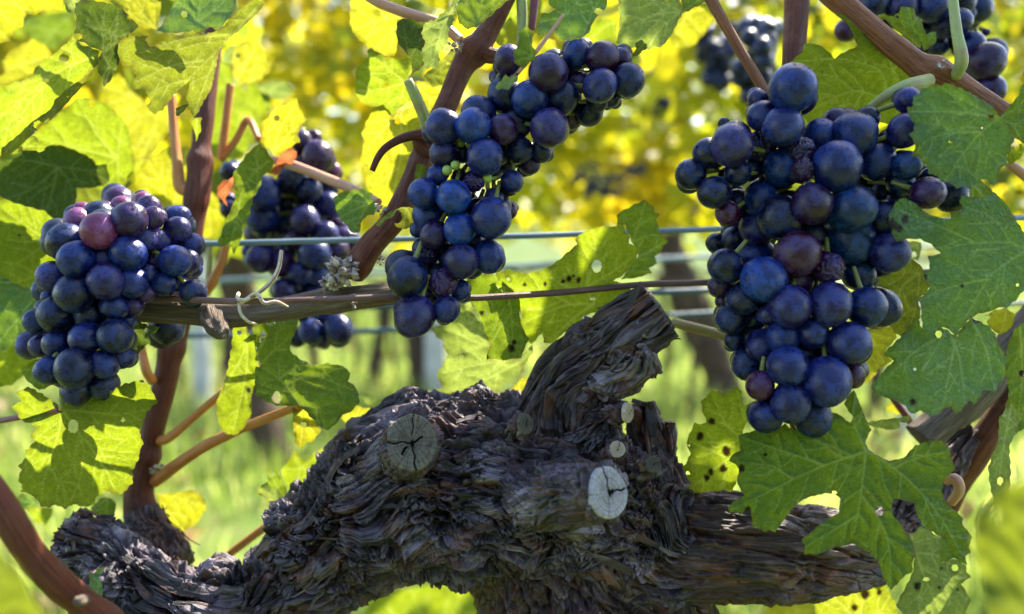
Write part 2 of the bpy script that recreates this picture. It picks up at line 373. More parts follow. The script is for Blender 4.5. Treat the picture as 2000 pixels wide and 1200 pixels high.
#@@PART2
# ------------------------------------------------------------------ the setting: grass, far vine rows
def grass():
    m = MT('meadow'); tco = m.n('ShaderNodeTexCoord')
    n = m.noise(tco.outputs['Object'], 1.3, 4); n2 = m.noise(tco.outputs['Object'], 9, 3)
    c = m.mix(m.ramp(n, (.35, 0.0), (.65, 1.0)), (.055, .10, .018), (.11, .15, .035))
    c = m.mix(m.ramp(n2, (.5, 0.0), (.7, .6)), c, (.17, .13, .07))
    mat = m.done(m.pbr(c, .9, .1))
    n_ = 60; xs = np.linspace(-1, 1, n_); xs = np.sign(xs) * np.abs(xs) ** 3 * 300
    X, Y = np.meshgrid(xs, xs); Z = fbm(np.stack([X.ravel() * .25, Y.ravel() * .25, 0 * X.ravel()], 1), 2) * .02
    V = np.stack([X.ravel(), Y.ravel() + 5, Z], 1)
    i = np.arange(n_ - 1); a = (i[:, None] * n_ + i[None]).ravel()
    g = mesh_from('ground', V, np.stack([a, a + 1, a + n_ + 1, a + n_], 1), mat); tag(g, kind='structure')
    m = MT('grass_blade'); at = m.attr('gv')
    c = m.ramp(at, (0, (.08, .13, .02)), (.5, (.20, .25, .07)), (1, (.42, .40, .20)))
    d = m.pbr(c, .5, .3); tr = m.n('ShaderNodeBsdfTranslucent'); m.l(m.mix(1.0, c, (2.8, 2.8, 1.8), 'MULTIPLY'), tr.inputs[0])
    mx = m.n('ShaderNodeMixShader'); mx.inputs[0].default_value = .5; m.l(d.outputs[0], mx.inputs[1]); m.l(tr.outputs[0], mx.inputs[2])
    gm = m.done(mx)
    r = np.random.RandomState(3); N = 42000
    y = .5 + 11 * r.rand(N) ** 1.5; x = (r.rand(N) - .5) * (1.0 + 1.7 * y)
    keep = pn(np.stack([x * 1.2, y * 1.2, 0 * x], 1)) > -.45; x, y = x[keep], y[keep]; N = len(x)
    h = (.05 + .11 * r.rand(N)); w = .0022 + .0025 * r.rand(N) + .0005 * y; a = r.rand(N) * 6.28; l = r.normal(size=(N, 2)) * .045
    bx, by = np.cos(a) * w, np.sin(a) * w
    V = np.stack([np.stack([x - bx, y - by, 0 * x], 1), np.stack([x + bx, y + by, 0 * x], 1),
                  np.stack([x + bx * .7 + l[:, 0] * .4, y + by * .7 + l[:, 1] * .4, h * .6], 1), np.stack([x - bx * .7 + l[:, 0] * .4, y - by * .7 + l[:, 1] * .4, h * .6], 1),
                  np.stack([x + l[:, 0], y + l[:, 1], h], 1)], 1).reshape(-1, 3)
    b = np.arange(N) * 5
    Fc = np.vstack([np.stack([b, b + 1, b + 2], 1), np.stack([b, b + 2, b + 3], 1), np.stack([b + 3, b + 2, b + 4], 1)])
    gv = np.clip(.45 + .3 * pn(np.stack([x, y, 0 * x], 1) * .9) + .25 * r.normal(size=N), 0, 1)
    o = mesh_from('grass', V, Fc, gm, smooth=False, attrs={'gv': np.repeat(gv, 5)})
    tag(o, 'sunlit green grass between the vine rows', 'grass', kind='stuff')
grass()

# simple far leaves: an 11-point lobed outline with a fold down the middle
_phi = np.array([-150, -115, -85, -55, -28, 0, 28, 55, 85, 115, 150]) * np.pi / 180
_rr = np.array([.55, .82, .62, .9, .66, 1.0, .66, .9, .62, .82, .55])
def leaf_cloud(name, mat, centres, sizes, seed, label, cat, kind='stuff', facing=None, patchy=0, jit=.75):
    r = np.random.RandomState(seed); n = len(centres)
    lx = np.concatenate([[0], np.sin(_phi) * _rr]); ly = np.concatenate([[0], np.cos(_phi) * _rr])
    lz = -.28 * np.abs(lx) + .12 * np.cos(lx * 5 + ly * 4)
    L = np.stack([lx, ly, lz], 1)
    nrm = r.normal(size=(n, 3)) * jit + np.array(facing if facing is not None else (0.0, -.6, .45)); nrm /= np.linalg.norm(nrm, axis=1)[:, None]
    up = np.array([0, 0, -1.0]) + r.normal(size=(n, 3)) * .45; t = up - nrm * (up * nrm).sum(1)[:, None]; t /= np.linalg.norm(t, axis=1)[:, None]
    b = np.cross(t, nrm)
    V = centres[:, None, :] + sizes[:, None, None] * (b[:, None] * L[None, :, 0, None] + t[:, None] * L[None, :, 1, None] + nrm[:, None] * L[None, :, 2, None])
    k = len(L); base = np.arange(n)[:, None] * k
    tri = np.array([(0, i, i + 1) for i in range(1, k - 1)])
    Fc = (base[:, :, None] + tri[None]).reshape(-1, 3)
    hv = np.repeat(r.rand(n), k)
    if patchy: hv = np.clip(np.repeat(.64 + .50 * pn(centres * patchy + seed * 1.7), k) + .25 * (hv - .5), 0, 1)
    o = mesh_from(name, V.reshape(-1, 3), Fc, mat, smooth=False, attrs={'hv': hv})
    return tag(o, label, cat, kind=kind)
def cloud_mat(name, stops, tr_gain, fac=.55):
    m = MT(name); c = m.ramp(m.attr('hv'), *stops)
    d = m.pbr(c, .5, .25); t = m.n('ShaderNodeBsdfTranslucent'); m.l(m.mix(1.0, c, tr_gain, 'MULTIPLY'), t.inputs[0])
    mx = m.n('ShaderNodeMixShader'); mx.inputs[0].default_value = fac; m.l(d.outputs[0], mx.inputs[1]); m.l(t.outputs[0], mx.inputs[2])
    return m.done(mx)
CL = cloud_mat('far_foliage', ((0, (.035, .045, .014)), (.22, (.06, .09, .014)), (.42, (.11, .15, .014)), (.65, (.17, .18, .013)), (1, (.20, .175, .014))), (4.0, 3.5, 1.0), .64)
CL2 = cloud_mat('low_bounce_foliage', ((0, (.03, .07, .012)), (1, (.07, .11, .014))), (1.6, 1.5, .8), .4)  # kept dark so the added row behind the camera bounces little light
def row_foliage(y0, n, zlo, zhi, half, seed, label, depth=.22, size=.05, mat=None):
    r = np.random.RandomState(seed)
    c = np.stack([(r.rand(n * 3) - .5) * 2 * half, y0 + r.normal(size=n * 3) * depth, zlo + (zhi - zlo) * r.rand(n * 3) ** .9], 1)
    dens = pn(c * np.array([1.6, 1.0, 1.6]) + seed) + .5 * pn(c * 3.3 + seed)
    c = c[dens > -.45][:n]
    return leaf_cloud('vine_row_foliage', mat or CL, c, size * (.7 + .6 * r.rand(len(c))), seed, label, 'foliage', patchy=2.6, jit=.42)
row_foliage(2.15, 9500, .84, 1.58, 2.8, 11, 'blurred yellow green foliage of the next vine row', .12, .034)
row_foliage(4.3, 7000, .80, 1.95, 4.6, 12, 'blurred yellow green foliage of the second vine row behind', .22, .045)
row_foliage(-1.7, 3000, .4, 1.95, 2.6, 15, 'unseen vine row foliage added behind the camera to cut low skylight', .2, .06, mat=CL2)  # added out of view: blocks low sky so light falls from above
row_foliage(6.5, 3600, .72, 2.3, 5.2, 13, 'distant yellow green foliage of the third vine row behind', .3, .06)
row_foliage(9.0, 5200, .5, 3.8, 8.0, 14, 'far hedge-like foliage of the last vine rows', .5, .09)

_r = np.random.RandomState(77); _n = 260; _y = 1.2 + 7 * _r.rand(_n); _x = (_r.rand(_n) - .5) * (1 + 1.5 * _y)
CL3 = cloud_mat('fallen_leaf', ((0, (.16, .075, .03)), (.5, (.26, .16, .06)), (1, (.36, .27, .16))), (1.2, 1.1, .9), .3)
leaf_cloud('fallen_leaves', CL3, np.stack([_x, _y, .04 + .05 * _r.rand(_n)], 1), _r.uniform(.03, .06, _n), 78, 'dry brown vine leaves fallen on the grass', 'fallen leaves', facing=(0, -.3, 1.2))
def far_trunk(px, base_py, r_px, top_py, lean, seed, label, y=None, group='vine trunks of the rows behind'):
    # stands on the grass where the pixel ray meets the ground
    v = P(px, base_py, 1.0) - Vector((0, 0, H)); t = H / -v.z; d = t
    pts = []
    for k in range(6):
        f = k / 5; py = base_py + (top_py - base_py) * f
        pts.append((px + lean * f + 8 * math.sin(seed + 5 * f) * (d and 1), py, d, r_px * (1.15 - .25 * f + .12 * math.sin(3 * seed + 9 * f))))
    path = path3(pts)
    def disp(tc, R): return R * (.22 * pn(tc * .18 + seed) + .10 * pn(tc * np.array([.1, .9, .9]) + seed)), None
    V, Fq, tc, _, _ = sweep(path, 60, 40, disp)
    base = P(px, base_py, d)
    e = empty('background_vine', base, label, 'vine', group)
    o = mesh_from('trunk', V, quads_to_lists(Fq), M['bark_far'], attrs={'tc': tc}); adopt(o, e)
    r = random.Random(seed)
    for sgn in (-1, 1):             # the two cordon arms along its wire
        q = [(pts[-1][0], pts[-1][1], d, r_px * .7), (pts[-1][0] + sgn * 40, pts[-1][1] - 12, d, r_px * .45), (pts[-1][0] + sgn * (130 + 40 * r.random()), pts[-1][1] - 14, d, r_px * .28)]
        tube('arm', q, M['bark_far'], e, 12, .01, .15, seed=seed)
    return e
far_trunk(1418, 790, 33, 430, -120, 1, 'leaning brown vine trunk just right of the cut stub, crossed by the wires')
far_trunk(532, 912, 27, 500, -70, 2, 'grey brown vine trunk in the grass left of the gnarled trunk, under the hanging leaf')
far_trunk(826, 770, 20, 520, -12, 3, 'short dark vine trunk beneath the middle grape bunch')
far_trunk(738, 762, 12, 560, 4, 4, 'thin distant vine trunk left of the short dark trunk')
far_trunk(1352, 850, 5, 560, -8, 5, 'thin young vine stem left of the leaning trunk')
far_trunk(446, 760, 16, 480, -5, 6, 'dark distant vine trunk right of the pale post')
far_trunk(1700, 830, 14, 520, 20, 7, 'distant vine trunk seen behind the right hand bunch')
far_trunk(610, 740, 8, 560, 6, 8, 'thin distant vine trunk below the shaded back bunch')
for k_, (px_, by_, rp_, lb_) in enumerate(((690, 735, 5, 'thin brown stake in the far row, left of the middle bunch tip'), (772, 748, 4, 'thin dark stake between the thin trunk and the short dark trunk'), (905, 760, 6, 'thin distant stem behind the pale yellow centre leaf'), (1022, 752, 7, 'distant trunk behind the foot of the raised arm'), (1120, 742, 5, 'thin far stake behind the raised arm'), (1300, 760, 6, 'thin distant stem right of the sawn arm'), (1378, 742, 4, 'thinnest far stake by the leaning trunk'), (350, 770, 6, 'thin distant stem left of the pale post'), (480, 748, 4, 'thin far stake right of the pale post'))):
    far_trunk(px_, by_, rp_, 540, 5 * (-1) ** k_, 20 + k_, lb_, group='thin stems of the far rows')
def post(px, base_py, w, top_py, label):
    v = P(px, base_py, 1.0) - Vector((0, 0, H)); d = H / -v.z
    b = P(px, base_py, d); hw = w * d / F / 2; h = P(px, top_py, d).z - b.z
    bm = bmesh.new(); bmesh.ops.create_cube(bm, size=1)
    bmesh.ops.scale(bm, vec=(hw * 2, hw * 2, h + .05), verts=bm.verts); bmesh.ops.translate(bm, vec=(0, 0, h / 2 - .025), verts=bm.verts)
    bmesh.ops.bevel(bm, geom=bm.edges, offset=hw * .2, segments=2, affect='EDGES')
    me = bpy.data.meshes.new('vineyard_post'); bm.to_mesh(me); bm.free(); me.materials.append(M['post'])
    o = bpy.data.objects.new('vineyard_post', me); COL.objects.link(o); o.location = b
    tag(o, label, 'post', 'pale posts of the rows behind')
post(398, 792, 30, 430, 'pale grey post beneath the wire at left, right of the red cane')
post(852, 775, 40, 520, 'pale blurred post beside the short dark trunk in the middle')
post(1768, 880, 26, 520, 'pale post behind the leaves at right')

# ------------------------------------------------------------------ wires
def wire(pts, mat, label, grp=None):
    o = tube('wire', pts, mat, None, 10, .004, .04)
    recentre(o, o.data.vertices[0].co); return tag(o, label, 'wire', grp)
wire([(240, 578, .352, 6.5), (300, 582, .341, 6.5), (380, 586, .326, 6.5), (480, 589, .320, 6.5), (640, 585, .322, 6.5), (780, 580, .326, 6.5), (905, 583, .334, 6.5), (1100, 571, .345, 6.5), (1260, 556, .350, 6.5), (1460, 549, .352, 6.5), (2060, 520, .36, 6.5)],
     M['wire_rust'], 'rusty reddish wire along the grey cane and past the cut arm')
wire([(360, 478, .395, 6), (620, 471, .395, 6), (1000, 462, .40, 6), (1450, 446, .405, 6), (2060, 424, .41, 6)], M['wire_zinc'], 'grey zinc wire crossing in front of the shaded back bunch')
wire([(350, 608, .52, 6), (690, 601, .52, 6), (1300, 571, .52, 6), (2060, 540, .52, 6)], M['wire_teal'], 'blurred green coated wire behind the rusty wire')
wire([(250, 658, .62, 6), (690, 648, .62, 5.5), (1400, 612, .62, 5.5), (2060, 590, .62, 5)], M['wire_teal'], 'lowest blurred green wire beneath the grey cane')
wire([(300, 555, .9, 5), (1000, 520, .9, 5), (2060, 470, .9, 5)], M['wire_zinc'], 'thin blurred wire between the zinc wire and the coated wire')

# ------------------------------------------------------------------ the gnarled old trunk
TR = empty('old_grapevine', P(1180, 1200, .37), 'thick gnarled old vine trunk with shaggy bark and sawn stubs across the foreground', 'vine trunk')
def bark_disp(seed, lump=.16, amp=1.0, warp=1.9):
    def f(tc, R):
        s = np.array([seed * 3.1, seed * 1.7, seed * 2.3]); q = tc + s
        w = np.stack([pn(q * .33), pn(q * .33 + 31), pn(q * .33 + 57)], 1)
        q2 = q + w * np.array([.6, warp, warp])
        l = R * lump * (pn(q * .26) + .6 * pn(q * np.array([.55, .75, .75]) + 9))
        rg = 1 - np.abs(pn(q2 * np.array([.26, 1.7, 1.7]))) * 2.6
        rm = 1 - np.abs(pn(q2 * np.array([.26, 3.4, 3.4]) + 61)) * 2.4
        rf = 1 - np.abs(pn(q2 * np.array([.42, 8.0, 8.0]) + 3)) * 2.2
        rff = pn(q2 * np.array([.9, 16, 16]) + 8)
        sm = lambda x, a, b: np.clip((x - a) / (b - a), 0, 1)
        w2 = q + w * np.array([1.2, warp * .9, warp * .9])
        p1 = sm(pn(w2 * np.array([.26, 1.0, 1.0]) + 13) + .16 * rm, .0, .06)
        p2 = sm(pn(w2 * np.array([.38, 1.9, 1.9]) + 23) + .2 * rf, .06, .14)
        knot = np.exp(-(pn(q * .62 + 201) / .10 - 4.6) ** 2 * .5)
        hole = sm(pn(q * np.array([.6, .9, .9]) + 77) + .25 * pn(q2 * 2.2), .34, .70)
        crev = sm(.10 - np.abs(pn(q2 * np.array([.22, 1.3, 1.3]) + 141)), 0, .08) + .6 * sm(.08 - np.abs(pn(q2 * np.array([.4, 2.9, 2.9]) + 171)), 0, .06)
        d = l - amp * .0036 * crev + amp * (.0022 * rg + .0011 * rm + .00055 * rf + .00022 * rff + .0021 * p1 + .0012 * p2 + .002 * knot - .0075 * hole) - .0008
        return d, np.clip(p2 * .6 + .5 * sm(rf, .2, .9), 0, 1)
    return f
TV, TF, TTC, TFL, NV = [], [], [], [], 0
LIMBS = []
TMI = []
def limb(pts, seed, nl, na, lump=.16, amp=1.0, warp=1.2, mi=0):
    global NV
    V, Fq, tc, fl, fr = sweep(path3(pts), nl, na, bark_disp(seed, lump, amp, warp)); TMI.append(np.full(len(Fq), mi))
    TV.append(V); TF.append(Fq + NV); TTC.append(tc + np.array([seed * 7.0, 0, 0])); TFL.append(fl); NV += len(V); LIMBS.append((fr, seed))
limb([(560, 1075, .36, 80), (640, 1042, .36, 96), (760, 975, .36, 146), (900, 955, .36, 168), (1050, 960, .36, 165), (1180, 1010, .36, 138), (1300, 1060, .36, 108), (1400, 1070, .36, 80), (1450, 1075, .362, 40)], 1, 800, 520, warp=1.4)
limb([(800, 985, .365, 140), (690, 1048, .365, 110), (600, 1115, .362, 92), (500, 1188, .355, 74), (410, 1192, .35, 76), (340, 1170, .352, 52), (280, 1132, .358, 42), (220, 1090, .365, 45), (165, 1062, .37, 48), (125, 1045, .37, 36)], 2, 700, 380, .10, warp=.8)
limb([(990, 960, .37, 140), (1120, 1090, .375, 185), (1215, 1260, .38, 190), (1260, 1480, .39, 190), (1300, 2200, .45, 200)], 3, 560, 440, warp=.9, mi=1)
limb([(1030, 950, .36, 115), (1085, 850, .352, 84), (1112, 770, .345, 66), (1152, 712, .34, 58), (1212, 655, .335, 53), (1288, 603, .332, 50)], 4, 480, 360, .10, .75, warp=.7)
limb([(1110, 900, .35, 75), (1158, 850, .34, 48), (1186, 805, .335, 28), (1192, 785, .333, 20)], 5, 200, 200, .15, .8)
limb([(1290, 1010, .36, 62), (1284, 940, .36, 46), (1272, 880, .362, 34), (1262, 835, .363, 27), (1254, 786, .364, 18)], 6, 240, 220, .10, .7, warp=.3, mi=1)
limb([(1290, 930, .362, 36), (1288, 870, .362, 25), (1292, 822, .362, 14)], 15, 140, 140, .12, .6, warp=.3, mi=1)
limb([(1300, 1030, .35, 60), (1312, 980, .35, 40), (1322, 945, .35, 28)], 7, 120, 160, .25)
limb([(720, 960, .345, 66), (690, 905, .348, 42), (694, 862, .352, 26)], 8, 200, 220, .25)
limb([(1165, 735, .34, 40), (1230, 712, .33, 34), (1276, 686, .326, 22)], 9, 160, 180, .4)
limb([(600, 1080, .355, 70), (570, 1060, .352, 45), (545, 1035, .35, 26)], 10, 120, 160, .3)
limb([(720, 890, .362, 40), (775, 852, .364, 56), (860, 845, .364, 68), (960, 850, .362, 76)], 14, 260, 260, .14, warp=1.2)
limb([(345, 1115, .38, 40), (310, 1082, .385, 50), (292, 1045, .39, 40), (280, 1000, .395, 31)], 11, 160, 180, .12, .4, mi=1)
limb([(250, 1130, .35, 26), (200, 1170, .352, 32), (260, 1230, .35, 50)], 12, 120, 140, .25)
limb([(1250, 1050, .36, 95), (1360, 1066, .355, 104), (1470, 1072, .352, 100), (1590, 1080, .355, 84), (1690, 1068, .365, 64), (1770, 1005, .38, 48), (1830, 920, .39, 36), (1890, 840, .395, 28)], 13, 620, 360, .05, .52, warp=.3, mi=1)
V = np.vstack(TV); Fq = np.vstack(TF); TC = np.vstack(TTC); FL = np.concatenate(TFL)
capq = Fq[:, 2] == Fq[:, 3]
allf = np.vstack([np.stack([Fq[~capq][:, 0], Fq[~capq][:, 1], Fq[~capq][:, 2]], 1), np.stack([Fq[~capq][:, 0], Fq[~capq][:, 2], Fq[~capq][:, 3]], 1), Fq[capq][:, :3]])
MI = np.concatenate(TMI); mi3 = np.concatenate([MI[~capq], MI[~capq], MI[capq]]).astype(np.int32)
o = mesh_from('trunk', V, allf, M['bark'], attrs={'tc': TC, 'fl': FL}); o.data.materials.append(M['bark_right'])
if len(o.data.polygons) == len(mi3): o.data.polygons.foreach_set('material_index', mi3)
adopt(o, TR)

def strips(n, seed, name, lo, hi, limbs, mat, lift=1.0):
    r = random.Random(seed); SV, SF, ST, SL = [], [], [], []; nv = 0
    tot = [(k, LIMBS[k][0][5][-1]) for k in limbs]
    for q in range(n):
        k = r.choices([t[0] for t in tot], [t[1] for t in tot])[0]
        pos, T, N, B, R, s = LIMBS[k][0]; L = s[-1]
        s0 = r.random() * L * .96; ln = min(r.uniform(lo, hi), L - s0); th = r.random() * 6.283; w = r.uniform(.0003, .0014) * (2.2 if r.random() < .2 else 1)
        m = 9; tw = r.uniform(-.2, .2); e0 = r.random() ** 2 * lift; e1 = r.random() ** 2 * lift; curl = r.uniform(-1, 1)
        ph = r.random() * 6
        for j in range(m):
            f = j / (m - 1); ss = s0 + ln * f; i = min(int(np.searchsorted(s, ss)), len(s) - 1)
            a = th + tw * f * ln / .03 + .12 * math.sin(ph + 5 * f)
            up = .0014 + .0060 * (e0 * max(0, 1 - f * 2.2) ** 1.6 + e1 * max(0, (f - .55) * 2.2) ** 1.6) + .0007 * math.sin(ph + f * 9)
            di = N[i] * math.cos(a) + B[i] * math.sin(a); tg = np.cross(T[i], di)
            c = pos[i] + di * (R[i] * .99 + up); ww = w * (1 - .55 * abs(f * 2 - 1) ** 1.5) + .0002
            tl = di * (.35 * ww * curl)
            for (sx, sy) in ((-1, -1), (1, -1), (1, 1), (-1, 1)):
                SV.append(c + tg * ww * sx + tl * sx + di * .00022 * sy)
                ST.append((q * 3.3 + ss * 100, w * sx * 130 + q, q * .7)); SL.append(.1 + .65 * ((q * 37) % 11) / 10)
            if j:
                b = nv + j * 4; a0 = b - 4
                for e in range(4): SF.append((a0 + e, a0 + (e + 1) % 4, b + (e + 1) % 4, b + e))
        SF.append((nv, nv + 3, nv + 2, nv + 1)); e = nv + (m - 1) * 4; SF.append((e, e + 1, e + 2, e + 3)); nv += m * 4
    o = mesh_from(name, SV, SF, mat, smooth=False, attrs={'tc': ST, 'fl': SL}); adopt(o, TR); return tag(o, kind='stuff')
strips(120, 5, 'loose_bark', .018, .065, [0, 1], M['bark'], .9)
strips(70, 9, 'loose_bark', .018, .065, [2, 12], M['bark_right'], .7)
strips(30, 6, 'loose_bark', .016, .055, [3, 5, 7], M['bark'], .5)
strips(60, 8, 'shaggy_fibre', .004, .013, [0, 2, 4, 8, 9, 10], M['bark_right'], 1.4)

def disc(name, c, nrm, rx, ry, mat, cracks, parent, seed, up=Vector((0, 0, 1)), dish=.0):
    nr, na = 36, 144; n = nrm.normalized(); u = up.cross(n).normalized(); v = n.cross(u)
    rng = np.random.RandomState(seed)
    th = np.linspace(0, 2 * np.pi, na, endpoint=False); rr = np.linspace(0, 1, nr)
    edge = 1 + .09 * pn(np.stack([np.cos(th) * 1.5, np.sin(th) * 1.5, np.full(na, seed * 1.3)], 1)) + .02 * pn(np.stack([np.cos(th) * 6, np.sin(th) * 6, np.full(na, seed * 1.3)], 1))
    X = np.outer(rr, np.cos(th) * edge); Y = np.outer(rr, np.sin(th) * edge)
    cr = np.zeros_like(X)
    for (ang, r0, r1, w) in cracks:
        ca, sa = math.cos(ang), math.sin(ang); al = X * ca + Y * sa; ac = -X * sa + Y * ca + .03 * np.sin(al * 12 + ang)
        g = np.clip(1 - np.abs(ac) / w, 0, 1) * ((al > r0) & (al < r1)); cr = np.maximum(cr, g)
    pith = np.clip(1 - np.sqrt((X * 1.5) ** 2 + (Y * .9 + .05) ** 2) / .13, 0, 1); cr = np.maximum(cr, np.minimum(1, pith * 2))
    rn = pn(np.stack([X.ravel() * 5, Y.ravel() * 5, np.full(X.size, seed * 2.2)], 1)).reshape(X.shape)
    z = -cr * .12 + .02 * rn + dish * (1 - np.outer(rr ** 2, np.ones(na)))
    rim = np.outer(np.clip((rr - .93) / .07, 0, 1) ** 2, np.ones(na)); z -= .10 * rim
    mr = min(rx, ry)
    V = [c + u * (x * rx) + v * (y * ry) + n * (zz_ * mr) for x, y, zz_ in zip(X.ravel(), Y.ravel(), z.ravel())]
    F_ = []
    for i in range(nr - 1):
        for j in range(na):
            k = (j + 1) % na; F_.append((i * na + j, (i + 1) * na + j, (i + 1) * na + k, i * na + k))
    V += [c + u * (x * rx) + v * (y * ry) - n * (mr * .5) for x, y in zip(X[-1], Y[-1])]
    e = (nr - 1) * na; e2 = nr * na
    for j in range(na): F_.append((e + j, e2 + j, e2 + (j + 1) % na, e + (j + 1) % na))
    tc = np.vstack([np.stack([X.ravel(), Y.ravel(), np.clip(cr.ravel() * 1.4, 0, 1)], 1), np.stack([X[-1], Y[-1], np.zeros(na)], 1)])
    o = mesh_from(name, np.array([tuple(q) for q in V]), F_, mat, attrs={'tc': tc}); adopt(o, parent); return o
def stub(p0, p1, seed, face, cracks, facel, ratio=1.0, nrm=None, label=None):
    # p = (px, py, depth, radius px): a sawn branch stub and its cut face
    path = path3([p0, tuple((a * .4 + b * .6) for a, b in zip(p0, p1)), p1])
    V, Fq, tc, fl, fr = sweep(path, 90, 160, bark_disp(seed, .05, .45))
    b = mesh_from('pruning_stub', V, quads_to_lists(Fq), M['bark'], attrs={'tc': tc, 'fl': fl}); adopt(b, TR)
    c = Vector(path[-1][:3]); n = nrm or (c - Vector(path[0][:3])).normalized()
    d = disc('cut_face', c + n * (.0034 if nrm else .0013), n, path[-1][3] * .95, path[-1][3] * ratio * .95, M[face], cracks, TR, seed); d.parent = b
    d['label'] = facel
    return b
stub((800, 895, .345, 60), (805, 865, .3165, 54), 21, 'cut_old', [(math.pi, .0, 1, .04), (-math.pi / 2 + .1, .0, 1, .035), (1.5, .25, 1, .02), (.35, .0, .45, .05), (-2.4, .25, .6, .07)], 'round weathered grey cut face with radial cracks', 1.08)
stub((1029, 969, .3246, 60), (1186, 962, .2895, 53), 22, 'cut_new', [(1.65, .0, 1.05, .05), (-.05, 0.05, 1.05, .055), (-1.9, .2, .9, .018), (.1, -.1, .25, .12)], 'pale oval cut face with two dark cracks', 1.0)
stub((1185, 885, .335, 17), (1205, 878, .318, 16), 23, 'cut_fresh', [(1.2, .2, 1, .05)], 'small fresh round cut', 1.05)
stub((1190, 812, .335, 20), (1215, 806, .322, 17), 24, 'cut_fresh', [(.4, .2, 1, .05)], 'small fresh cut', 1.2, Vector((.75, -.65, .1)))
stub((1248, 925, .335, 20), (1274, 908, .322, 17), 25, 'cut_old', [(.2, 0, .8, .05)], 'small grey cut', 1.0)
stub((1010, 838, .325, 18), (1019, 830, .318, 17), 26, 'cut_old', [(.9, 0, .5, .08)], 'small oval healed scar', 1.3, Vector((.5, -.8, .3)))
# sawn end of the raised arm
fr = LIMBS[3][0]; n = Vector(fr[1][-1]); c = Vector(fr[0][-1])
d = disc('cut_face', c + n * .001, n, fr[4][-1] * 1.0, fr[4][-1] * 1.0, M['cut_old'], [(.4, 0, 1, .04), (2.2, 0, 1, .04)], TR, 41, up=Vector((.1, -1, 0)))
d['label'] = 'sawn end of the raised arm'
fr = LIMBS[5][0]; n = Vector(fr[1][-1]); c = Vector(fr[0][-1])
disc('cut_face', c + n * .0005, (n + Vector((.5, 0, 0))).normalized(), fr[4][-1] * 1.05, fr[4][-1] * 1.05, M['bark_right'], [], TR, 42, up=Vector((.1, -1, 0)))
#@@PART3
# ------------------------------------------------------------------ canes, shoots and stalks
def cane(name, pts, mat, label, cat='cane', na=22, step=.0011, nodes=(), rough=.075, group=None, seed=0, knobs=()):
    o = tube(name, pts, M[mat], None, na, step, rough, nodes, seed=seed)
    v = P(*pts[0][:3]); recentre(o, v); tag(o, label, cat, group)
    return o
def knob(parent, px, py, d, r_px, seed, n=26):  # a cluster of dry bud scales on a cane
    r = np.random.RandomState(seed); SV, SF = [], []; c0 = np.array(P(px, py, d)); R = r_px * d / F
    for k in range(n):
        dr = r.normal(size=3); dr /= np.linalg.norm(dr); c = c0 + dr * R * (.35 + .65 * r.rand()); a = R * (.20 + .30 * r.rand())
        t = r.normal(size=3); t /= np.linalg.norm(t); u = np.cross(dr, t); u /= np.linalg.norm(u); v = np.cross(dr, u)
        b = len(SV)
        for (x, y, z) in ((1, 0, 0), (0, .6, .1), (-1, 0, 0), (0, -.6, .1), (0, 0, 1.1), (0, 0, -.6)):
            SV.append(c + a * (u * x + v * y + dr * z))
        SF += [(b, b + 1, b + 4), (b + 1, b + 2, b + 4), (b + 2, b + 3, b + 4), (b + 3, b, b + 4), (b + 1, b, b + 5), (b + 2, b + 1, b + 5), (b + 3, b + 2, b + 5), (b, b + 3, b + 5)]
    o = mesh_from('bud', SV, SF, M['bud'], smooth=False); o.parent = parent
    o.data.transform(Matrix.Translation(-parent.location)); return o
c = cane('shoot', [(292, 1085, .40, 46), (284, 1030, .40, 38), (272, 975, .40, 29), (276, 930, .40, 25), (288, 880, .40, 22), (308, 800, .40, 23), (332, 700, .402, 22), (362, 560, .405, 22), (378, 430, .41, 21), (384, 380, .41, 24), (394, 280, .415, 19), (405, 180, .42, 18), (415, 90, .425, 17), (424, -20, .43, 16)],
         'cane_dark', 'dark red upright shoot passing behind the left grape bunch', nodes=((.17, .28), (.35, .18), (.68, .22)))
knob(c, 300, 912, .39, 14, 3, 9)
c = cane('shoot', [(-330, 480, .27, 31), (-200, 700, .262, 30), (-70, 890, .26, 29), (0, 985, .26, 28), (60, 1078, .265, 28), (122, 1145, .272, 28), (190, 1200, .28, 28), (270, 1270, .29, 29), (420, 1420, .33, 30)], 'cane_dark', 'thick red brown cane crossing the bottom left corner', nodes=((.66, .14),))
tube('bud', [(165, 1172, .272, 11), (156, 1174, .264, 11), (152, 1175, .259, 9), (150, 1176, .258, 4)], M['cane_grey'], c, 12, .0006)
g = cane('cane', [(246, 604, .352, 20), (290, 606, .35, 24), (420, 614, .346, 26), (480, 612, .346, 25), (560, 602, .346, 23), (660, 586, .346, 25), (740, 577, .348, 21), (800, 572, .35, 19)], 'cane_grey', 'weathered grey horizontal cane tied to the rusty wire', nodes=((.32, .12), (.74, .15)), rough=.10, na=40)
tube('spur', [(420, 615, .345, 22), (423, 636, .338, 19), (432, 652, .334, 13), (436, 657, .333, 5)], M['cane_grey'], g, 30, .0005, .55); knob(g, 434, 652, .332, 11, 8, 9); knob(g, 668, 532, .338, 30, 9, 60); knob(g, 640, 555, .337, 18, 10, 26); knob(g, 690, 590, .336, 14, 11, 14)
c = cane('shoot', [(690, 540, .348, 20), (702, 515, .346, 27), (730, 475, .345, 25), (772, 425, .345, 24), (806, 355, .346, 23), (832, 290, .348, 22), (872, 205, .35, 21), (905, 130, .352, 23), (932, 95, .352, 27), (945, 75, .352, 24), (968, 35, .352, 20), (998, -25, .352, 19)],
         'cane_red', 'reddish brown shoot rising beside the middle bunch to the top edge', nodes=((.40, .10), (.77, .2)), seed=3, na=30)
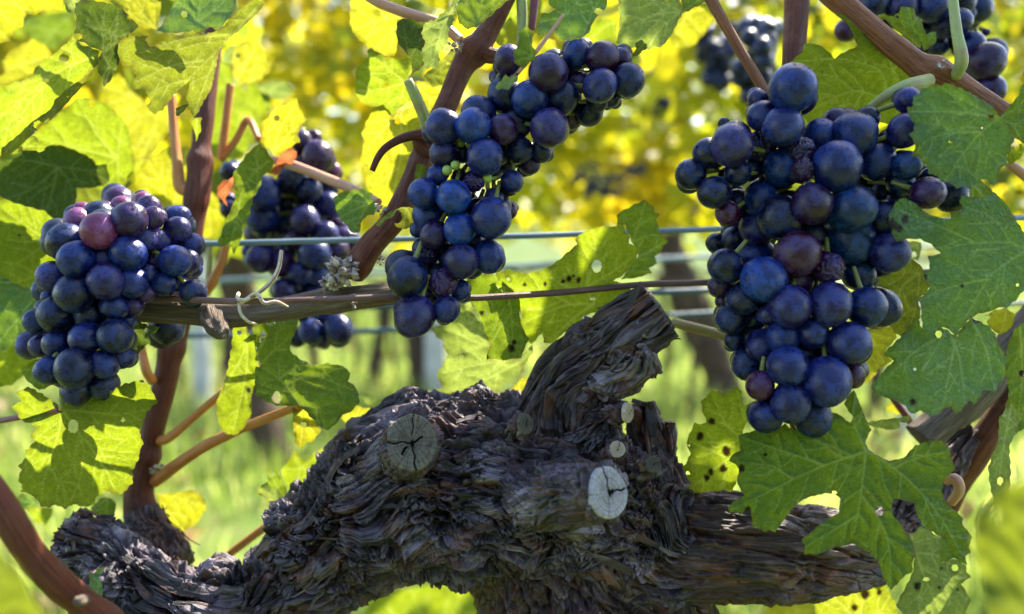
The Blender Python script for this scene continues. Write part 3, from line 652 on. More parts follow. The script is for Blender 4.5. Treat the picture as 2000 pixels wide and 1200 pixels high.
for q in ([(932, 100, .352, 22), (955, 108, .350, 16), (974, 110, .348, 14)], [(836, 300, .346, 20), (822, 288, .344, 15), (815, 268, .343, 11)]):
    tube('spur', q, M['cane_red'], c, 14)
knob(c, 893, 88, .345, 16, 12, 22); knob(c, 745, 410, .34, 14, 13, 16); knob(c, 745, 510, .342, 10, 14, 10)
t = tube('tendril', [(838, 264, .340, 14), (812, 264, .340, 10), (782, 272, .338, 8.5), (752, 290, .336, 7.5), (736, 312, .336, 6.5), (727, 334, .336, 5.5)], M['cane_dark'], c, 12)
cane('stalk', [(1380, -15, .335, 11), (1412, 40, .333, 11), (1455, 115, .33, 10.5), (1484, 162, .328, 10.5), (1504, 205, .325, 11)], 'cane_brown', 'thin orange brown stalk slanting down to the right bunch', 'stalk', 14)
cane('shoot', [(1557, -15, .37, 23), (1553, 60, .37, 23), (1549, 140, .37, 22), (1545, 260, .37, 20)], 'cane_red', 'upright brown shoot behind the topmost grape of the right bunch', seed=5)
c = cane('shoot', [(1612, -25, .345, 23), (1660, 18, .342, 22), (1730, 78, .338, 22), (1790, 125, .335, 25), (1828, 145, .333, 29), (1870, 165, .333, 25), (1940, 210, .333, 21), (2060, 290, .333, 20)], 'cane_brown', 'brown shoot slanting across the top right corner', nodes=((.48, .18),), seed=7, na=30)
tube('petiole', [(1815, 158, .326, 14), (1775, 168, .322, 14), (1738, 184, .325, 12), (1700, 210, .333, 9)], M['petiole_green'], c, 14)
tube('stalk', [(1866, 150, .328, 11), (1878, 118, .322, 12), (1868, 60, .322, 10), (1860, -15, .325, 9)], M['petiole_green'], c, 14)
knob(c, 1836, 128, .322, 12, 15, 10)
c = cane('cane', [(1800, 860, .385, 34), (1852, 812, .385, 35), (1905, 762, .385, 34), (1962, 690, .388, 30), (2050, 590, .39, 28)], 'cane_grey', 'broken grey brown cane with peeling bark at the right edge', rough=.16, seed=9, na=30)
cane('cane', [(1840, 990, .40, 26), (1880, 925, .395, 26), (1918, 865, .39, 26), (1960, 805, .388, 24), (2040, 690, .385, 22)], 'cane_red', 'smooth reddish cane below the broken one at the right edge', seed=11)
cane('stalk', [(1848, 940, .33, 8), (1866, 935, .325, 10), (1874, 958, .325, 10), (1858, 982, .33, 9)], 'petiole_pink', 'short pinkish curled stalk on the reddish cane', 'stalk', 14)
cane('stalk', [(1315, 630, .37, 9), (1345, 638, .365, 10), (1400, 652, .36, 10), (1480, 678, .352, 10)], 'petiole_olive', 'straight olive pink stalk from the sawn arm to the right bunch', 'stalk', 14)
cane('stalk', [(1738, 770, .40, 6), (1775, 820, .40, 7), (1795, 850, .40, 7)], 'petiole_purple', 'short crimson stalk above the broken grey cane', 'stalk', 10)
cane('petiole', [(334, 185, .42, 9), (340, 260, .418, 9), (346, 320, .415, 10), (352, 365, .412, 12), (374, 378, .41, 9)], 'petiole_orange', 'orange leaf stalk hooked onto the left shoot high up', 'leaf stalk', 14)
cane('petiole', [(268, 640, .40, 7), (278, 690, .395, 8), (286, 725, .39, 9), (298, 745, .395, 9)], 'petiole_orange', 'short orange leaf stalk below the left bunch', 'leaf stalk', 14)
cane('petiole', [(305, 862, .40, 10), (330, 855, .396, 9), (370, 822, .392, 8), (438, 764, .385, 7)], 'petiole_orange', 'upper orange leaf stalk curving right from the left shoot', 'leaf stalk', 14)
cane('petiole', [(300, 942, .40, 12), (345, 908, .395, 12), (400, 872, .39, 11), (470, 838, .38, 10), (545, 808, .365, 9), (588, 791, .352, 8)], 'petiole_orange', 'long orange pink leaf stalk slanting up to the hanging green leaf', 'leaf stalk', 14)
cane('petiole', [(438, 1090, .41, 7), (480, 1058, .41, 8), (530, 1022, .41, 8), (570, 1000, .41, 7)], 'petiole_orange', 'thin orange leaf stalk above the lower left bark', 'leaf stalk', 12)
cane('petiole', [(432, 310, .43, 8), (440, 250, .43, 8), (450, 165, .43, 8)], 'petiole_orange', 'pale orange stalk right of the left shoot', 'leaf stalk', 12)
cane('petiole', [(430, 312, .43, 8), (460, 275, .43, 7), (484, 235, .43, 7), (505, 272, .42, 6)], 'petiole_orange', 'bent orange stalk beside the back bunch leaf', 'leaf stalk', 12)
cane('petiole', [(402, 575, .42, 8), (415, 550, .42, 10), (430, 520, .42, 8), (442, 480, .42, 8)], 'petiole_orange', 'brown orange stalk crossing the zinc wire at left', 'leaf stalk', 12)
cane('petiole', [(404, 575, .43, 5), (408, 530, .43, 5), (410, 470, .43, 5)], 'petiole_green', 'thin straight straw-coloured stalk at the zinc wire', 'leaf stalk', 10)
cane('petiole', [(834, 250, .345, 12), (826, 222, .342, 11), (808, 180, .338, 11), (796, 156, .336, 9)], 'petiole_green', 'pale green leaf stalk left of the reddish brown shoot', 'leaf stalk', 14)
cane('petiole', [(700, -20, .36, 9), (740, 5, .358, 10), (800, 28, .355, 11), (860, 48, .353, 11), (900, 80, .352, 10)], 'petiole_pink', 'pale brown stalk entering at the top left of the reddish brown shoot', 'leaf stalk', 14)
cane('petiole', [(1046, -20, .35, 9), (1042, 25, .35, 8), (1038, 62, .35, 7)], 'petiole_purple', 'purple stalk hanging from the top edge above the middle bunch', 'leaf stalk', 12)
cane('petiole', [(1018, -20, .352, 10), (1020, 40, .352, 10), (1016, 90, .352, 8)], 'petiole_green', 'pale green stalk beside the purple one at the top edge', 'leaf stalk', 12)
cane('petiole', [(535, 312, .395, 9), (580, 326, .39, 10), (640, 350, .38, 10), (705, 376, .362, 9), (740, 395, .350, 7)], 'petiole_pink', 'pink leaf stalk crossing in front of the back bunch', 'leaf stalk', 14)
cane('petiole', [(-15, 824, .36, 6), (40, 815, .35, 6), (118, 800, .335, 6)], 'petiole_purple', 'dark leaf stalk entering at the left edge', 'leaf stalk', 10)
cane('petiole', [(1970, 318, .36, 9), (2010, 350, .36, 9)], 'petiole_pink', 'short stalk at the right edge', 'leaf stalk', 10)
cane('petiole', [(855, 45, .32, 3)] + [(1010, 140, .325, 3)] if False else [(1100, 28, .315, 3), (1078, 60, .313, 3.5), (1048, 100, .311, 4), (1012, 143, .310, 3.5)], 'petiole_pink', 'thin brown rib of a torn leaf over the middle bunch', 'leaf stalk', 10)

# raffia tie round the grey cane
e = empty('raffia_tie', P(478, 600, .33), 'cream raffia twist tying the grey cane to the wire', 'tie')
for pts, w in (([(550, 490, .325, 6), (544, 525, .322, 7), (528, 552, .32, 8), (500, 576, .319, 6), (482, 586, .318, 5), (470, 592, .319, 5)], 1), ([(470, 592, .319, 5), (500, 574, .317, 6), (516, 592, .316, 6.5), (540, 590, .317, 6), (563, 600, .318, 3)], 1),
               ([(466, 588, .320, 6), (470, 612, .319, 5), (484, 628, .320, 5), (500, 634, .326, 5)], 0), ([(490, 580, .318, 5), (478, 586, .316, 6), (464, 584, .322, 6), (466, 574, .34, 6)], 0)):
    pts = [(x, y, d, q * .62) for x, y, d, q in pts]
    tube('raffia_strand', pts, M['raffia'], e, 10, .0005, .28)
    if w:
        mid = [(x + 1, y + 1, d - q * d / F * .82, q * .26) for x, y, d, q in pts]; tube('raffia_core', mid, M['raffia_core'], e, 8, .0007)

# ------------------------------------------------------------------ grapes
def berry_meshes():
    out = []
    for k in range(9):
        bm = bmesh.new(); bmesh.ops.create_icosphere(bm, subdivisions=5 if k >= 6 else 4, radius=1.0)
        co = np.array([v.co[:] for v in bm.verts])
        if k < 6:
            d = 1 + .040 * pn(co * 1.1 + k * 9.1) + .010 * pn(co * 2.7 + k)
        else:
            d = .97 + .05 * pn(co * 1.3 + k * 5) - .13 * (1 - np.abs(pn(co * np.array([2.6, 2.6, 1.3]) + k * 3.3)) * 2.4).clip(0, 1) ** 2 + .03 * pn(co * 6 + k)
        tip = np.linalg.norm(co - np.array([0, 0, 1.0]), axis=1)
        d = d + np.where(tip < .12, .03 * np.cos(tip / .12 * 1.57), 0) - .035 * np.exp(-((tip - .14) / .05) ** 2)
        for v, s in zip(bm.verts, d): v.co *= s
        for f in bm.faces: f.smooth = True
        me = bpy.data.meshes.new('grape'); bm.to_mesh(me); bm.free(); me.materials.append(M['grape']); out.append(me)
    return out
BM = berry_meshes()
GC = {'n': (.0022, .0060, .046), 'b': (.0030, .0150, .086), 'd': (.0022, .0022, .012), 'p': (.020, .0030, .020), 'r': (.030, .0022, .009), 'k': (.095, .016, .045), 'w': (.015, .0042, .032), 't': (.0018, .0085, .034)}  # 'k' paints sunlight into the skin as a pinker, brighter colour
def bunch(label, entries, D, seed, step=.0075, stem=None, group='grape bunches in focus', tightness=.88, grow=1.07, core=True):
    r = random.Random(seed); entries = [(e[0], e[1], e[2] * grow, e[3], e[4]) for e in entries]
    ent = sorted(entries, key=lambda e: e[3]); placed = []
    for (x, y, q, lay, kd) in ent:
        d = D + lay * step
        for it in range(3):
            R = q * d / F
            for (x2, y2, q2, d2, R2, _) in placed:
                lat = math.hypot(x - x2, y - y2) * (d + d2) / 2 / F; m = (R + R2) * tightness
                if lat < m: d = max(d, d2 + math.sqrt(m * m - lat * lat) * .92) if lay > .15 else max(d, d2 + (math.sqrt(m * m - lat * lat)) * .6)
            if d > D + .07: d = D + .07
        placed.append((x, y, q, d, q * d / F, kd))
    cx = sum(p[0] for p in placed) / len(placed); top = min(p[1] for p in placed)
    e = empty('grape_bunch', P(cx, top, D + .02), label, 'grape bunch', group)
    axis = P(cx, sum(p[1] for p in placed) / len(placed), D + .03)
    for (x, y, q, d, R, kd) in placed:
        base = kd[0]; me = BM[r.randrange(6, 9)] if ('w' in kd) else BM[r.randrange(6)]
        o = bpy.data.objects.new('grape', me); COL.objects.link(o); o.parent = e
        c = P(x, y, d); o.location = c - e.location
        dirv = (c - axis) * 1.0 + Vector((r.uniform(-1, 1), r.uniform(-1, .4), r.uniform(-1, .3))) * .012
        o.rotation_euler = (dirv.to_track_quat('Z', 'Y').to_matrix() @ Matrix.Rotation(r.random() * 6.28, 3, 'Z')).to_euler()
        s = R * r.uniform(.985, 1.015); o.scale = (s * r.uniform(.94, 1.04), s * r.uniform(.94, 1.04), s * r.uniform(.97, 1.09))
        col = GC.get(base, GC['n']); v = r.uniform(.75, 1.55); pu = r.random() ** 1.6 * .6 if base in 'nb' else 0
        col = [a * (1 - pu) + b * pu for a, b in zip(col, GC['p'])]
        o.color = (col[0] * v, col[1] * v, col[2] * v, 1)
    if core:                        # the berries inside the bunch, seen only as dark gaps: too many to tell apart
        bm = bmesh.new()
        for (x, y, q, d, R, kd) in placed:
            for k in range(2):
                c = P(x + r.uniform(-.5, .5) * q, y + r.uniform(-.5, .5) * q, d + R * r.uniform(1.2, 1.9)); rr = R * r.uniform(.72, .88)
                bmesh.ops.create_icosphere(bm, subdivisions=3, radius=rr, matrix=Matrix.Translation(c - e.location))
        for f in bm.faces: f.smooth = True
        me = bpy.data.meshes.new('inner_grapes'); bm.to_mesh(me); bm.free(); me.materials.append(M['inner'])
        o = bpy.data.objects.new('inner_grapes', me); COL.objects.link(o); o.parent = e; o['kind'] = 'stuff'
        PV, PF = [], []                 # the little stalks that tie each berry to the bunch
        for (x, y, q, d, R, kd) in placed:
            c = P(x, y, d); a = axis + Vector((r.uniform(-1, 1), r.uniform(-.5, .5), r.uniform(-.2, 1.2))) * .012; v = (a - c).normalized() + Vector((0, 0, .5)); v.normalize()
            u = v.cross(Vector((0.3, 1, .1))).normalized(); w_ = v.cross(u); b = len(PV)
            for (t, rr) in ((.9, .0013), (1.12, .0010), (2.1, .0008)):
                for j in range(6): PV.append(c + v * R * t + (u * math.cos(j * 1.047) + w_ * math.sin(j * 1.047)) * rr - e.location)
            for k in range(2):
                for j in range(6): PF.append((b + k * 6 + j, b + k * 6 + (j + 1) % 6, b + k * 6 + 6 + (j + 1) % 6, b + k * 6 + 6 + j))
        po = mesh_from('pedicels', [tuple(q_) for q_ in PV], PF, M['stalklet']); po.parent = e; po['kind'] = 'stuff'
    if stem: tube('stem', stem, M['petiole_green'], e, 12, .002, .08)
    return e, placed
def ent(reg, rows):
    ox, oy, s = reg; out = []
    for q in rows: out.append((ox + q[0] / s, oy + q[1] / s, q[2] / s, q[3], q[4] if len(q) > 4 else 'n'))
    return out
def fill(entries, n, seed, qm, lay=(1.6, 2.6)):     # berries of the back of a bunch, seen through the gaps
    r = random.Random(seed); out = []
    for k in range(n):
        a = r.choice(entries); b = r.choice(entries)
        if math.hypot(a[0] - b[0], a[1] - b[1]) > 110: continue
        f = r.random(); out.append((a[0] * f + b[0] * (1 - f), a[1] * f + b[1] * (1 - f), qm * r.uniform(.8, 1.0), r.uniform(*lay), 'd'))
    return out
left = ent(R5, [(519, 268, 90, .1, 'k'), (675, 213, 88, .5, 'p'), (408, 222, 70, 1, 'k'), (435, 172, 50, 2, 'k'), (548, 172, 52, 2, 'k'), (622, 122, 78, 2.4, 'p'), (640, 152, 60, 2, 'k'), (745, 120, 50, 3, 'k'), (775, 150, 60, 2.8, 'p'), (797, 203, 57, 1.6, 'p'),
    (345, 328, 92, .8, 'd'), (400, 420, 93, .1), (636, 282, 55, 1.5), (750, 315, 70, .6, 'n'), (825, 322, 60, 1.4), (540, 415, 75, 1.1, 'b'), (670, 388, 85, .5), (555, 530, 93, 0), (690, 540, 76, .6), (272, 510, 78, .9, 'b'), (390, 594, 95, .1, 'd'), (262, 620, 45, 2),
    (598, 662, 70, .8), (695, 665, 48, 1.2, 'p'), (767, 597, 48, 1.2, 'p'), (770, 490, 50, 1.4), (800, 440, 55, 1.7, 'w'), (820, 550, 40, 2, 'p'), (480, 700, 85, 1.4, 'd'), (295, 705, 90, .4, 'd'), (190, 735, 65, 1), (160, 862, 68, 1.2), (213, 868, 60, .9), (305, 855, 78, .6), (448, 827, 79, .3),
    (600, 818, 85, .2, 'd'), (665, 735, 42, 1.7), (255, 998, 72, .8), (393, 983, 98, 0, 'd'), (543, 965, 75, .6, 'n'), (640, 925, 60, 1.2), (540, 1070, 72, 1, 'd'), (400, 1100, 75, .9, 'd'),
    (922, 272, 72, 1.6), (925, 205, 68, 2.4), (1000, 345, 60, 2.4), (912, 425, 76, 1.6), (975, 430, 65, 2.1), (1010, 470, 42, 2.8), (855, 548, 62, 1.8), (1007, 590, 66, 1.8, 'd'), (930, 540, 50, 2.8), (870, 770, 86, 7.5, 'd')])
bunch('compact dark blue grape bunch at the left with sunlit purple top berries', left + fill(left[:43], 26, 5, 30, (1.8, 2.6)), .318, 1, .0065, stem=[(265, 380, .345, 7), (250, 470, .345, 7), (215, 640, .342, 5)])
mid = ent(R3, [(578, 355, 82, 1, 'p'), (812, 430, 113, .1, 'p'), (978, 318, 76, .6), (1130, 340, 90, .3, 'r'), (1240, 345, 60, 1.2, 'p'), (1280, 470, 97, .7, 'd'), (1115, 505, 95, .2, 'b'), (990, 485, 60, 1.2, 'p'), (705, 580, 108, .1, 'b'), (895, 575, 95, .9, 'd'), (560, 560, 95, 1.1, 'd'), (515, 470, 40, 2, 'p'),
    (820, 750, 112, 0, 'n'), (625, 720, 88, 1.2, 'd'), (405, 660, 95, 1.2), (200, 745, 100, .3), (373, 740, 97, .1, 'b'), (545, 760, 90, .6, 'p'), (205, 905, 80, .8), (440, 920, 102, .1), (900, 400, 60, 1.5, 'd'), (1180, 580, 50, 1.8, 'd'), (1100, 600, 60, 1.6, 'd'), (1050, 660, 80, 1.8, 'd'), (940, 690, 70, 2, 'r'),
    (640, 880, 82, 1.6, 'd'), (770, 890, 62, 1.8, 'd'), (700, 965, 60, 1.8, 'p'), (670, 1000, 40, 1.8, 'p'), (600, 1065, 65, 1), (310, 900, 55, 2, 'd'), (160, 1030, 60, 1), (380, 1065, 60, .7, 'w'), (290, 1030, 40, 1.6, 'p'), (520, 900, 70, 2, 'd'), (730, 640, 80, 2, 'd'), (480, 1000, 60, 2, 'd'), (560, 960, 60, 2, 'd')]) + \
  ent(R7, [(70, 75, 76, .5), (228, 95, 88, .1, 'b'), (440, 98, 48, 1.2), (423, 203, 102, .1), (100, 190, 80, .7), (130, 290, 72, .3, 'p'), (262, 260, 82, .1, 'b'), (50, 260, 45, 1.5), (520, 165, 42, 1.8, 'r'), (85, 385, 68, .6, 'w'), (268, 430, 88, .1), (410, 405, 85, .2), (-12, 512, 108, .1, 'd'), (175, 540, 76, .2, 'pw'), (265, 580, 50, 1), (26, 715, 103, .1, 'n'), (192, 680, 66, .4),
    (330, 330, 60, 2, 'd'), (180, 380, 50, 2, 'd'), (300, 130, 60, 2, 'd'), (350, 150, 50, 1.8, 'd'), (180, 130, 50, 1.8, 'd'), (200, 600, 60, 1.8, 'd'), (110, 600, 50, 1.8, 'd'), (340, 460, 50, 1.8, 'd')])
MB_, mp = bunch('loose long grape bunch in the middle with a side wing and tiny green berries', mid + fill(mid, 10, 8, 26), .312, 2, .0075, stem=[(1010, 130, .345, 8), (960, 260, .345, 8), (900, 380, .34, 7), (850, 560, .338, 6)])
for q in ((220, 1000, 30), (268, 970, 28), (455, 1045, 30), (350, 850, 22), (290, 790, 24), (480, 685, 20), (160, 1115, 26), (300, 840, 26)):
    me = BM[q[0] % 6].copy(); me.name = 'unripe_grape'; me.materials.clear(); me.materials.append(M['green_berry'])
    d = .316 if q[1] > 900 else .322
    o = bpy.data.objects.new('unripe_grape', me); COL.objects.link(o); o.parent = MB_; o.location = P(800 + q[0] / 3, q[1] / 3, d) - MB_.location; R = q[2] / 3 * d / F; o.scale = (R, R, R)
for pts in ([(873, 334, .318, 4), (880, 318, .33, 5), (900, 300, .34, 5)], [(952, 350, .318, 4), (968, 348, .32, 3.5), (985, 344, .325, 3)], [(952, 350, .318, 4), (953, 372, .322, 4), (958, 400, .33, 4)], [(955, 230, .325, 4), (962, 222, .33, 5), (975, 250, .34, 5)], [(1118, 136, .325, 4), (1135, 138, .327, 4), (1150, 140, .33, 4)]):
    tube('pedicel', pts, M['petiole_green'], MB_, 10, .001)
right = ent(R4, [(708, 495, 128, .1), (655, 708, 105, .3, 'b'), (540, 648, 82, .6, 'n'), (368, 812, 113, .2), (530, 825, 88, .4, 'w'), (515, 560, 55, 1.5), (865, 765, 95, .6, 'b'), (758, 850, 80, .3, 'pw'), (765, 948, 62, .1, 'pw'), (1048, 755, 120, .2), (950, 668, 65, 1.2, 'p'), (1122, 668, 68, .8, 'd'), (955, 928, 130, 0), (650, 940, 105, .3, 'b'), (1178, 905, 95, .3),
    (1335, 730, 90, .7), (1350, 560, 70, 1.2), (1345, 925, 75, .6, 't'), (1310, 1020, 75, 1.2, 't'), (1460, 1080, 88, .3, 'p'), (1590, 1090, 90, .9, 'd'), (1480, 1000, 60, 1.8), (240, 860, 85, .8, 'd'), (140, 975, 80, 1.1, 'd'), (270, 1075, 85, .7, 'd'), (400, 965, 70, 1.1, 'd'), (345, 1000, 60, 1.5, 'd'), (325, 690, 32, 2, 'd'), (1130, 990, 70, 1.8, 'd'), (1230, 790, 55, 2, 'd'), (470, 950, 60, 1.6, 'd'), (1220, 1080, 80, 1.6, 'd')]) + \
  ent(R8, [(445, 95, 80, .4, 'b'), (535, 180, 100, .2, 'd'), (683, 120, 95, .1, 'p'), (868, 138, 107, .1, 't'), (860, 285, 110, .5, 't'), (430, 230, 80, .6), (620, 350, 98, .1, 'r'), (762, 415, 74, .1, 'pw'), (905, 445, 72, .6, 't'), (1050, 345, 90, .8, 'n'), (1030, 190, 90, 1.2, 'd'), (1090, 110, 60, 1.5, 'd'), (600, 480, 88, .6, 'p'), (460, 470, 103, .1, 'b'), (582, 595, 95, 0), (772, 588, 95, 0), (940, 600, 90, .3), (1008, 602, 84, .8, 'd'), (480, 635, 50, 1),
    (550, 740, 78, .2, 'n'), (693, 725, 70, .3), (858, 770, 98, .1), (455, 780, 75, .5, 'n'), (573, 878, 90, .1), (755, 950, 112, 0), (870, 920, 60, 1.2, 'r'), (385, 865, 75, .8, 'd'), (442, 968, 62, .5, 'r'), (585, 1050, 88, .1), (470, 1110, 78, .3), (688, 1115, 85, .6, 'd'), (415, 660, 55, 1.3), (395, 705, 50, 1.6, 'd'),
    (280, 410, 75, 1.1, 'd'), (240, 300, 48, 1.4, 'd'), (325, 280, 60, 1.3, 'd'), (425, 365, 85, 1.1), (360, 560, 75, .9, 'd'), (310, 650, 75, .9, 'd'), (290, 160, 55, 1.5, 'r'), (250, 500, 50, 1.8, 'p'), (275, 570, 40, 1.8, 'p'), (320, 755, 45, 2, 'd'), (505, 345, 42, 1.8, 't'), (340, 110, 60, 1.5, 'd'), (330, 195, 62, 1.8, 'd'), (720, 620, 60, 1.7, 'd'), (650, 820, 60, 1.5, 'd'), (690, 260, 60, 1.6, 'd'), (760, 800, 60, 1.8, 'd'), (470, 880, 50, 1.6, 'd'), (960, 180, 60, 1.8, 'd')])
bunch('big heavy grape bunch at the right, longest of all, hanging past the sawn arm', right + fill(right, 8, 9, 32, (2.0, 2.6)), .300, 3, .008, stem=[(1502, 200, .33, 9), (1560, 300, .335, 9), (1600, 480, .335, 8), (1600, 700, .33, 6)])
back = ent(R2, [(565, 830, 60, 1, 'r'), (640, 810, 45, 2, 'r'), (665, 920, 90, .4, 'r'), (745, 1000, 50, 1.5, 'k'), (555, 960, 60, 1, 'r'), (505, 1045, 75, .6, 'dw'), (615, 1115, 70, .6, 'd'), (380, 1140, 70, .8, 'd'), (720, 1100, 60, 1, 'd'), (150, 1010, 60, 1.5, 'd')]) + \
  ent(R6, [(305, 75, 90, .3), (450, 30, 60, .8, 'd'), (540, 75, 65, .6), (430, 120, 60, .9), (300, 205, 85, .4), (520, 210, 75, .3), (640, 135, 65, .7), (410, 240, 70, .9), (630, 285, 66, .7), (265, 290, 55, 1, 'p'), (355, 290, 50, .9, 'p'), (475, 310, 60, .8, 'p'), (735, 320, 68, 1, 'p'), (290, 415, 75, .4), (230, 375, 35, 1.2), (400, 440, 70, 1, 'p'), (575, 390, 78, .2), (680, 370, 70, .9, 'p'), (500, 490, 62, .4), (410, 580, 60, .6), (590, 500, 60, .9),
    (130, 160, 45, 1, 'd'), (120, 110, 40, 1.2, 'd'), (665, 480, 55, 1.2, 'd'), (555, 795, 66, .2), (695, 780, 75, .1), (628, 715, 65, .4), (480, 830, 45, .9, 'd'), (610, 840, 40, 1, 'p'), (530, 710, 50, .8, 'd'), (770, 375, 45, 1, 'p'), (430, 380, 60, 1), (350, 350, 60, 1), (470, 560, 50, 1), (560, 600, 60, 1), (640, 640, 60, 1), (480, 660, 55, 1), (600, 230, 60, 1.2), (210, 180, 50, 1.2), (720, 200, 55, 1.2, 'd'), (700, 260, 60, 1.1, 'p')])
bunch('shaded dark grape bunch behind the zinc wire, half hidden by the grey cane', back + fill(back, 14, 4, 26), .43, 4, .009, stem=[(590, 250, .46, 7), (575, 400, .46, 7), (600, 620, .46, 6)])
topr = ent(R4, [(1150, 30, 95, .8, 'd'), (1010, 170, 62, 1.2, 'r'), (1320, 40, 85, .4), (1490, 30, 90, .4), (1550, 145, 70, .6), (1640, 120, 65, .4), (1690, 75, 38, .8), (1470, 180, 55, .7), (1700, 258, 75, .4), (1785, 343, 98, .1, 'p'), (1700, 420, 60, .6), (1810, 505, 80, .3, 'p'), (1520, 260, 50, 1, 'd'), (1420, 70, 60, 1, 'd'), (1240, 100, 65, 1, 'd'), (1650, 20, 70, .6, 'd'), (1745, 50, 70, 1.2, 'd'), (1560, 220, 60, 1, 'd'), (1790, 180, 20, 1.5, 'p'), (1350, -60, 90, .5, 'd'), (1500, -80, 90, .5, 'd'), (1640, -80, 80, .5, 'd'), (1100, -50, 80, 1, 'd'), (1230, -30, 80, .8, 'd'), (1380, 160, 60, 1.2, 'd'), (1450, 260, 50, 1.4, 'd'), (1730, 470, 50, 1, 'd')])
bunch('grape bunch cut by the top right corner behind the slanting shoot', topr + fill(topr, 8, 3, 26), .39, 5, .009)
def far_bunch(px, py, w, h, d, n, seed, label):
    r = random.Random(seed); en = []
    for k in range(n):
        a = r.random(); y = (a - .5) * h; ww = w * (1 - .65 * a); en.append((px + r.uniform(-.5, .5) * ww, py + y, 13 * .9 / d * r.uniform(.85, 1.1), r.uniform(0, 1.5), 'd'))
    bunch(label, en, d, seed, .02, group='blurred grape bunches behind', tightness=.6, core=False)
far_bunch(1486, 85, 60, 70, .62, 30, 31, 'small blurred bunch between the orange brown stalk and the upright shoot')
far_bunch(1470, 160, 60, 60, .66, 18, 32, 'blurred bunch just above the right bunch, left of its topmost grape')
far_bunch(1400, 112, 90, 120, .98, 70, 33, 'very blurred black bunch at the top, left of the orange brown stalk')
far_bunch(1292, 165, 46, 100, 1.0, 50, 34, 'very blurred narrow bunch right of the middle bunch tip')
far_bunch(1180, 350, 180, 70, 1.9, 60, 35, 'soft dark brown patch in the gap above the hanging leaf, built from blurred grapes')  # made-up bunch standing in for a soft brown patch
#@@PART4
# ------------------------------------------------------------------ vine leaves
def seg_dist(p, segs):              # N x 2 points, M x 4 segments -> N x M distances and N x M positions along
    a = segs[:, :2]; b = segs[:, 2:4]; ab = b - a; L2 = (ab ** 2).sum(1) + 1e-9
    t = ((p[:, None, :] - a[None]) * ab[None]).sum(2) / L2[None]; t = np.clip(t, 0, 1)
    q = a[None] + ab[None] * t[:, :, None]
    return np.sqrt(((p[:, None, :] - q) ** 2).sum(2)), t
def inside(p, poly):
    x, y = p[:, 0], p[:, 1]; c = np.zeros(len(p), bool); j = len(poly) - 1
    for i in range(len(poly)):
        xi, yi = poly[i]; xj, yj = poly[j]
        if yi != yj: c ^= ((yi > y) != (yj > y)) & (x < (xj - xi) * (y - yi) / (yj - yi) + xi)
        j = i
    return c
def auto_tips(poly, base):
    d = poly - base; r = np.hypot(d[:, 0], d[:, 1]); a = np.arctan2(d[:, 1], d[:, 0]); tips = []
    for i in np.argsort(-r):
        if r[i] < .35 * r.max() or len(tips) >= 6: break
        if all(abs((a[i] - a[j] + np.pi) % (2 * np.pi) - np.pi) > .55 for j in tips): tips.append(i)
    return [tuple(poly[i] * .96 + base * .04) for i in tips]
